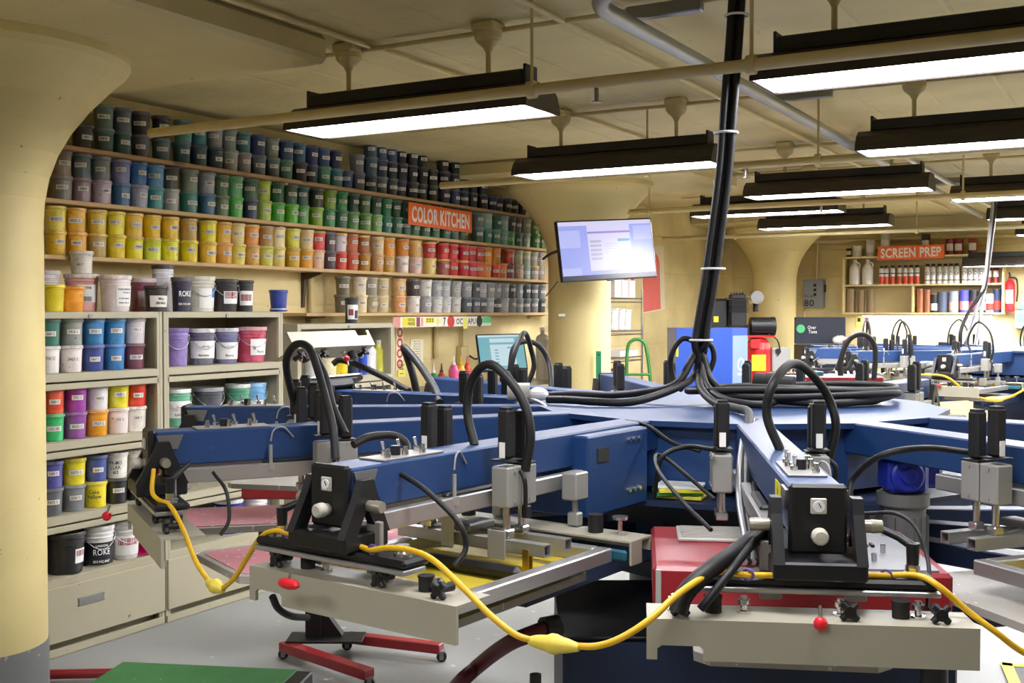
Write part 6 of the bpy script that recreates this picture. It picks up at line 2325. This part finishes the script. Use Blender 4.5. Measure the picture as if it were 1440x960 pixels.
mb.tube(spline([(-0.05, 0, -0.18), (-0.12, 0.0, -0.22), (-0.13, 0.0, -0.32), (-0.13, 0.0, -0.9)], 6), 0.016, 8)
mb.build('conduit_drop', m_pipe, t)

pf = WY(1420, 410, YF - 0.10)
t = thing('fire_extinguisher', 'red fire extinguisher hanging on the far wall beyond the shelf', 'fire extinguisher', pf)
mb = MB()
mb.lathe([(0.05, -0.24), (0.058, -0.22), (0.058, 0.08), (0.045, 0.12), (0.02, 0.14), (0.02, 0.16)], (0, 0, 0), 20)
mb.build('cylinder', m_redball, t)
mb = MB()
mb.box((0, 0, 0.175), (0.03, 0.05, 0.03), 0.004)
mb.box((0.0, -0.03, 0.205), (0.02, 0.12, 0.012), 0.003, rx=-0.3)
mb.build('valve_handle', m_pblack, t)
MB().tube(spline([(0.0, 0.0, 0.17), (0.07, 0.0, 0.15), (0.085, 0.0, 0.0), (0.075, 0.0, -0.12)], 6), 0.010, 8).build('discharge_hose', m_rubber, t)
patch(0.0595, 0.0595, -0.14, 0.02, -2.3, -0.8).build('instruction_label', m_white, t)
MB().box((0, 0.075, 0.05), (0.04, 0.04, 0.1), 0.003).build('wall_hook', m_steel, t)

pb = WY(1437, 449, YF - 0.07)
t = thing('wall_mounted_box', 'pale wall box with round green sticker on the far wall past the extinguisher', 'control box', pb)
MB().box((0.06, 0, 0), (0.26, 0.12, 0.22), 0.006).build('box_body', m_alu2, t)
mb = MB()
mb.lathe([(0.06, 0), (0.06, 0.002)], (0, 0, 0), 20, Matrix.Translation((0.0, -0.0605, 0.02)) @ Matrix.Rotation(PI / 2, 4, 'X'))
mb.build('round_sticker', m_st_green, t)
MB().box((0.0, 0.0, 0.15), (0.09, 0.05, 0.055), 0.004).build('green_tag', m_st_green, t)
MB().cyl((-0.02, 0, 0.11), (-0.02, 0, 0.125), 0.01, seg=8).build('tag_stem', m_steel, t)

# ------------------------------------------------------------------ far shelf unit with its cans
m_cream_sh = mat('cream_shelf_board', 'd8c48a', 0.5, var=0.1)
yb = YF - 0.004
yf = YF - 0.28
tlp, brp = WY(1184.5, 361, yf), WY(1411, 441, yf)
x0, x1 = tlp.x, brp.x
zt = (WY(1184.5, 361, yf).z + WY(1408, 356, yf).z) / 2
zb = (WY(1184.5, 441, yf).z + WY(1408, 437.5, yf).z) / 2
zm = (WY(1184.5, 401, yf).z + WY(1408, 397, yf).z) / 2
t = thing('storage_shelf', 'cream two tier wall shelf of spray cans and chemicals under the orange sign', 'shelf', (0, 0, 0))
ymid, dep = (yf + yb) / 2, yb - yf
for z in (zt, zm, zb):
    MB().box(((x0 + x1) / 2, ymid, z - 0.01), (x1 - x0, dep, 0.02), 0.002).build('shelf_board', m_cream_sh, t)
for x in (x0 + 0.01, x1 - 0.01):
    MB().box((x, ymid, (zt + zb) / 2), (0.02, dep - 0.002, zt - zb), 0.002).build('side_panel', m_cream_sh, t)
xd = WY(1283, 420, yf).x
MB().box((xd, ymid, (zm + zb) / 2 - 0.005), (0.018, dep - 0.004, zm - zb - 0.022), 0.001).build('divider', m_cream_sh, t)
MB().box(((x0 + x1) / 2, YF - 0.003, (zt + zb) / 2), (x1 - x0 - 0.04, 0.004, zt - zb - 0.02)).build('back_panel', m_cream_sh, t)
# strip lamp under the shelf that lights the wall below
t = thing('shelf_strip_lamp', 'lit strip lamp fixed under the far shelf, whitening the wall below', 'lamp', ((x0 + x1) / 2 + 0.05, YF - 0.16, zb - 0.021))
MB().box((0, 0, -0.012), (1.55, 0.10, 0.022), 0.003).build('lamp_housing', m_white, t)
MB().box((0, 0, -0.027), (1.5, 0.07, 0.008), 0.001).build('lamp_tube', emit('lit_strip', 'fff8fc', 65.0), t)
ys = YF - 0.17
m_spray_w = mat('white_can_print', 'e4e2dc', 0.35, 0.1, var=0.05)
m_spray_o = mat('orange_can_print', 'd8502e', 0.4, 0.1, var=0.08)
m_spray_r = mat('dark_red_can', '8c2c30', 0.4, 0.1, var=0.1)
m_cap_k = mat('black_can_cap', '26262a', 0.4)
m_tubeb = mat('brown_cardboard_tube', '8e7858', 0.65, var=0.12)
m_copper = mat('copper_can', 'a4684a', 0.45, 0.2, var=0.15)


def can(label, px, zbase, r, h, kind, group):
    p = WY(px, 420, ys)
    c = thing('spray_can', label, 'spray can', (p.x, ys, zbase + 0.0005), 0, group)
    body = [(r * 0.96, 0), (r, 0.004), (r, h * 0.80), (r * 0.75, h * 0.87), (r * 0.42, h * 0.88)]
    if kind == 'orange':
        MB().lathe(body, (0, 0, 0), 16).build('can_body', m_spray_w, c)
        MB().lathe([(r * 1.01, 0.006), (r * 1.01, h * 0.42)], (0, 0, 0), 16, caps=False).build('orange_band', m_spray_o, c)
        MB().lathe([(r * 1.01, h * 0.55), (r * 1.01, h * 0.60)], (0, 0, 0), 16, caps=False).build('black_band', m_cap_k, c)
    elif kind == 'white':
        MB().lathe(body, (0, 0, 0), 16).build('can_body', m_spray_w, c)
        mb = MB()
        M = Matrix.Translation((0, -r * 1.01, h * 0.52)) @ Matrix.Rotation(PI / 2, 4, 'X')
        mb.lathe([(r * 0.4, 0), (r * 0.6, 0), (r * 0.6, 0.001)], (0, 0, 0), 14, M, caps=False)
        mb.build('round_emblem', m_cap_k, c)
        MB().lathe([(r * 1.01, h * 0.16), (r * 1.01, h * 0.2)], (0, 0, 0), 16, caps=False).build('black_band', m_cap_k, c)
    else:
        MB().lathe(body, (0, 0, 0), 16).build('can_body', m_spray_r, c)
        MB().lathe([(r * 1.01, h * 0.3), (r * 1.01, h * 0.6)], (0, 0, 0), 16, caps=False).build('pale_band', m_spray_w, c)
    MB().lathe([(r * 0.72, h * 0.87), (r * 0.72, h * 0.97), (r * 0.6, h)], (0, 0, 0), 14).build('can_cap', m_cap_k, c)
    return c


hz = zm
for i, px in enumerate((1239.5, 1246, 1255, 1265, 1273, 1281, 1289.5)):
    can('orange and white spray can, %s from the white jugs on the far shelf' % ORD[i], px, hz, 0.031, 0.235, 'orange', 'orange spray cans on the far shelf')
for i, px in enumerate((1304, 1312, 1321, 1329, 1337, 1345)):
    can('white spray can with round emblem, %s after the orange cans' % ORD[i], px, hz, 0.033, 0.245, 'white', 'white spray cans on the far shelf')
for i, px in enumerate((1356, 1364, 1372, 1380)):
    can('white spray can with round emblem, %s in the separate row before the red cans' % ORD[i], px, hz, 0.033, 0.245, 'white', 'white spray cans on the far shelf')
for i, px in enumerate((1390, 1400)):
    can('dark red spray can, %s from the end panel of the far shelf' % ('second' if i == 0 else 'first'), px, hz, 0.032, 0.25, 'red', 'dark red spray cans on the far shelf')
for i, px in enumerate((1202, 1220)):
    p = WY(px, 400, ys)
    c = thing('plastic_jug', ['white plastic jug at the panel end of the far shelf', 'white plastic jug with handle beside the orange spray cans'][i], 'jug', (p.x, ys, hz + 0.0005), 0, 'white jugs on the far shelf')
    MB().lathe([(0.062, 0), (0.066, 0.008), (0.066, 0.19), (0.055, 0.23), (0.022, 0.275), (0.020, 0.295)], (0, 0, 0), 20).build('jug_body', m_spray_w, c)
    MB().lathe([(0.023, 0.293), (0.023, 0.315), (0.02, 0.318)], (0, 0, 0), 14).build('jug_cap', m_white, c)
    MB().tube(spline([(0.02, -0.02, 0.285), (0.06, -0.02, 0.265), (0.064, -0.02, 0.21)], 5), 0.009, 8).build('jug_handle', m_spray_w, c)
    MB().lathe([(0.0668, 0.05), (0.0668, 0.15)], (0, 0, 0), 20, None, -2.3, -0.8, caps=False).build('jug_label', m_label, c)
for i, (px, hh, r) in enumerate(((1196, 0.30, 0.052), (1211, 0.28, 0.045), (1224, 0.29, 0.050))):
    p = WY(px, 430, ys + 0.02)
    c = thing('cardboard_tube', 'brown cardboard tube standing %s from the end panel, lower tier of far shelf' % ORD[i], 'tube', (p.x, ys + 0.02, zb + 0.0005), 0, 'cardboard tubes')
    MB().lathe([(r, 0), (r, hh), (r - 0.006, hh), (r - 0.006, hh - 0.05), (0.0001, hh - 0.05)], (0, 0, 0), 20).build('tube_wall', m_tubeb, c)
low = [(1294, 0.042, 0.29, m_copper, 'tall copper coloured can just past the shelf divider', None), (1304, 0.042, 0.28, m_copper, 'second copper coloured can past the shelf divider', None),
       (1314, 0.045, 0.22, m_cap_k, 'black jar with white label on the lower tier beside the copper cans', m_white),
       (1325.5, 0.062, 0.25, mat('slate_plastic', '4c5468', 0.45), 'slate coloured stacked tubs on the lower tier', None), (1341, 0.058, 0.26, mat('pale_slate_plastic', '8c92a4', 0.45), 'greyish tub with peach bottom on the lower tier', mat('peach_plastic', 'd8b4a0', 0.5)),
       (1356, 0.055, 0.27, mat('violet_plastic', '4a4aa0', 0.45), 'violet and white tub with pink bottom on the lower tier', m_st_pink), (1369, 0.05, 0.27, m_cap_k, 'dark canister with pink label on the lower tier', m_st_maroon),
       (1381, 0.05, 0.25, m_cap_k, 'dark canister with white label on the lower tier', m_white), (1392, 0.048, 0.22, m_spray_w, 'white tub with red lid near the end panel', m_st_red), (1402, 0.045, 0.28, mat('navy_plastic', '22304e', 0.45), 'navy canister with red label at the end of the lower tier', m_st_red)]
for px, r, hh, m, lab, band in low:
    p = WY(px, 430, ys)
    c = thing('chemical_container', lab, 'container', (p.x, ys, zb + 0.0005), 0, 'containers on the lower tier of the far shelf')
    MB().lathe([(r * 0.93, 0), (r * 0.95, 0.004), (r, hh * 0.93), (r * 1.04, hh * 0.935), (r * 1.04, hh), (r * 0.95, hh)], (0, 0, 0), 18).build('container_body', m, c)
    if band:
        MB().lathe([(r * 0.965, hh * 0.12), (r * 1.01, hh * 0.50)], (0, 0, 0), 18, caps=False).build('container_label', band, c)
top = [(1194, 0.035, 0.11, m_cap_k, 'small dark can at the end of the shelf top'), (1206, 0.055, 0.14, m_spray_w, 'short white tub with dark base on the shelf top'), (1224.5, 0.055, 0.21, m_knob, 'taller cream canister just before the orange sign'),
       (1245, 0.055, 0.29, m_knob, 'tall cream canister standing behind the orange sign'), (1302, 0.05, 0.26, mat('dark_carton', '3a2c28', 0.6), 'dark container with pale label behind the orange sign'), (1336, 0.05, 0.19, m_spray_r, 'dark red tin on the shelf top next to the orange sign'),
       (1348, 0.05, 0.185, m_spray_r, 'second dark red tin on the shelf top'), (1368, 0.05, 0.19, m_spray_r, 'dark red tin standing apart on the shelf top')]
for px, r, hh, m, lab in top:
    p = WY(px, 350, ys)
    c = thing('tin', lab, 'tin', (p.x, ys, zt + 0.0005), 0, 'tins on top of the far shelf')
    MB().lathe([(r * 0.97, 0), (r, 0.004), (r, hh - 0.012), (r * 1.03, hh - 0.01), (r * 1.03, hh), (r * 0.9, hh)], (0, 0, 0), 18).build('tin_body', m, c)
    MB().lathe([(r * 1.01, hh * 0.25), (r * 1.01, hh * 0.7)], (0, 0, 0), 18, None, -2.5, -0.6, caps=False).build('tin_label', m_label, c)

# grey cable drop to the far press
t = thing('cable_drop', 'grey cable drop hanging from the ceiling to the far press', 'cable', (0, 0, 0))
for k, pts in enumerate(([(1396, 270, 9.3), (1396, 290, 9.3), (1390, 350, 9.3), (1384, 400, 9.3), (1372, 440, 9.3), (1362, 470, 9.2), (1360, 488, 9.2)],
                         [(1398, 270, 9.35), (1399, 290, 9.35), (1393, 350, 9.35), (1386, 400, 9.35), (1378, 450, 9.3), (1372, 486, 9.2)],
                         [(1399, 270, 9.3), (1398, 300, 9.3), (1391, 352, 9.3), (1384, 405, 9.3), (1366, 432, 9.3), (1352, 462, 9.2), (1350, 488, 9.2)])):
    MB().tube(spline([W(*p) for p in pts], 7), 0.016, 8).build('cable', m_conduit if k < 2 else m_rubber, t)
# white papers stuck below the far shelf
for i, (px, py) in enumerate(((1208, 452), (1219, 452))):
    t = thing('wall_notice', ['small yellow card pinned below the end of the far shelf', 'small pink paper pinned below the far shelf'][i], 'notice', WY(px, py, YF - 0.006))
    MB().box((0, 0, 0), (0.07, 0.003, 0.13)).build('paper_sheet', [m_st_note, m_st_pink][i], t)
    MB().box((0, -0.0022, 0.02), (0.04, 0.001, 0.05)).build('printed_patch', m_ink, t)
# striped mat on the floor at the lower edge
pz = WZ(1425, 940, 0.01)
pz = WZ(1440, 935, 0.0)
t = thing('floor_mat', 'dark floor mat with yellow border by the near press', 'mat', (pz.x, pz.y, 0.0), YAW - 0.3)
MB().box((0.35, -0.28, 0.006), (0.9, 0.5, 0.010), 0.003).build('mat_body', m_pblack, t)
mb = MB()
mb.box((0.35, -0.05, 0.012), (0.9, 0.05, 0.004))
mb.box((-0.08, -0.28, 0.012), (0.05, 0.5, 0.004))
mb.build('yellow_border', m_yellow, t)

# ------------------------------------------------------------------ world and view
wd = bpy.data.worlds.new('world')
SC.world = wd
wd.use_nodes = True
wd.node_tree.nodes['Background'].inputs['Color'].default_value = (0.5, 0.5, 0.52, 1)
wd.node_tree.nodes['Background'].inputs['Strength'].default_value = 0.3
vs_ = SC.view_settings
vs_.view_transform = 'Standard'
vs_.look = 'None'
vs_.gamma = 1.0
vs_.use_curve_mapping = False
vs_.exposure = 0.0
cy_ = SC.cycles
cy_.use_denoising = True
cy_.max_bounces = 8
cy_.diffuse_bounces = 4
cy_.glossy_bounces = 3
cy_.sample_clamp_indirect = 6.0
bpy.context.view_layer.update()
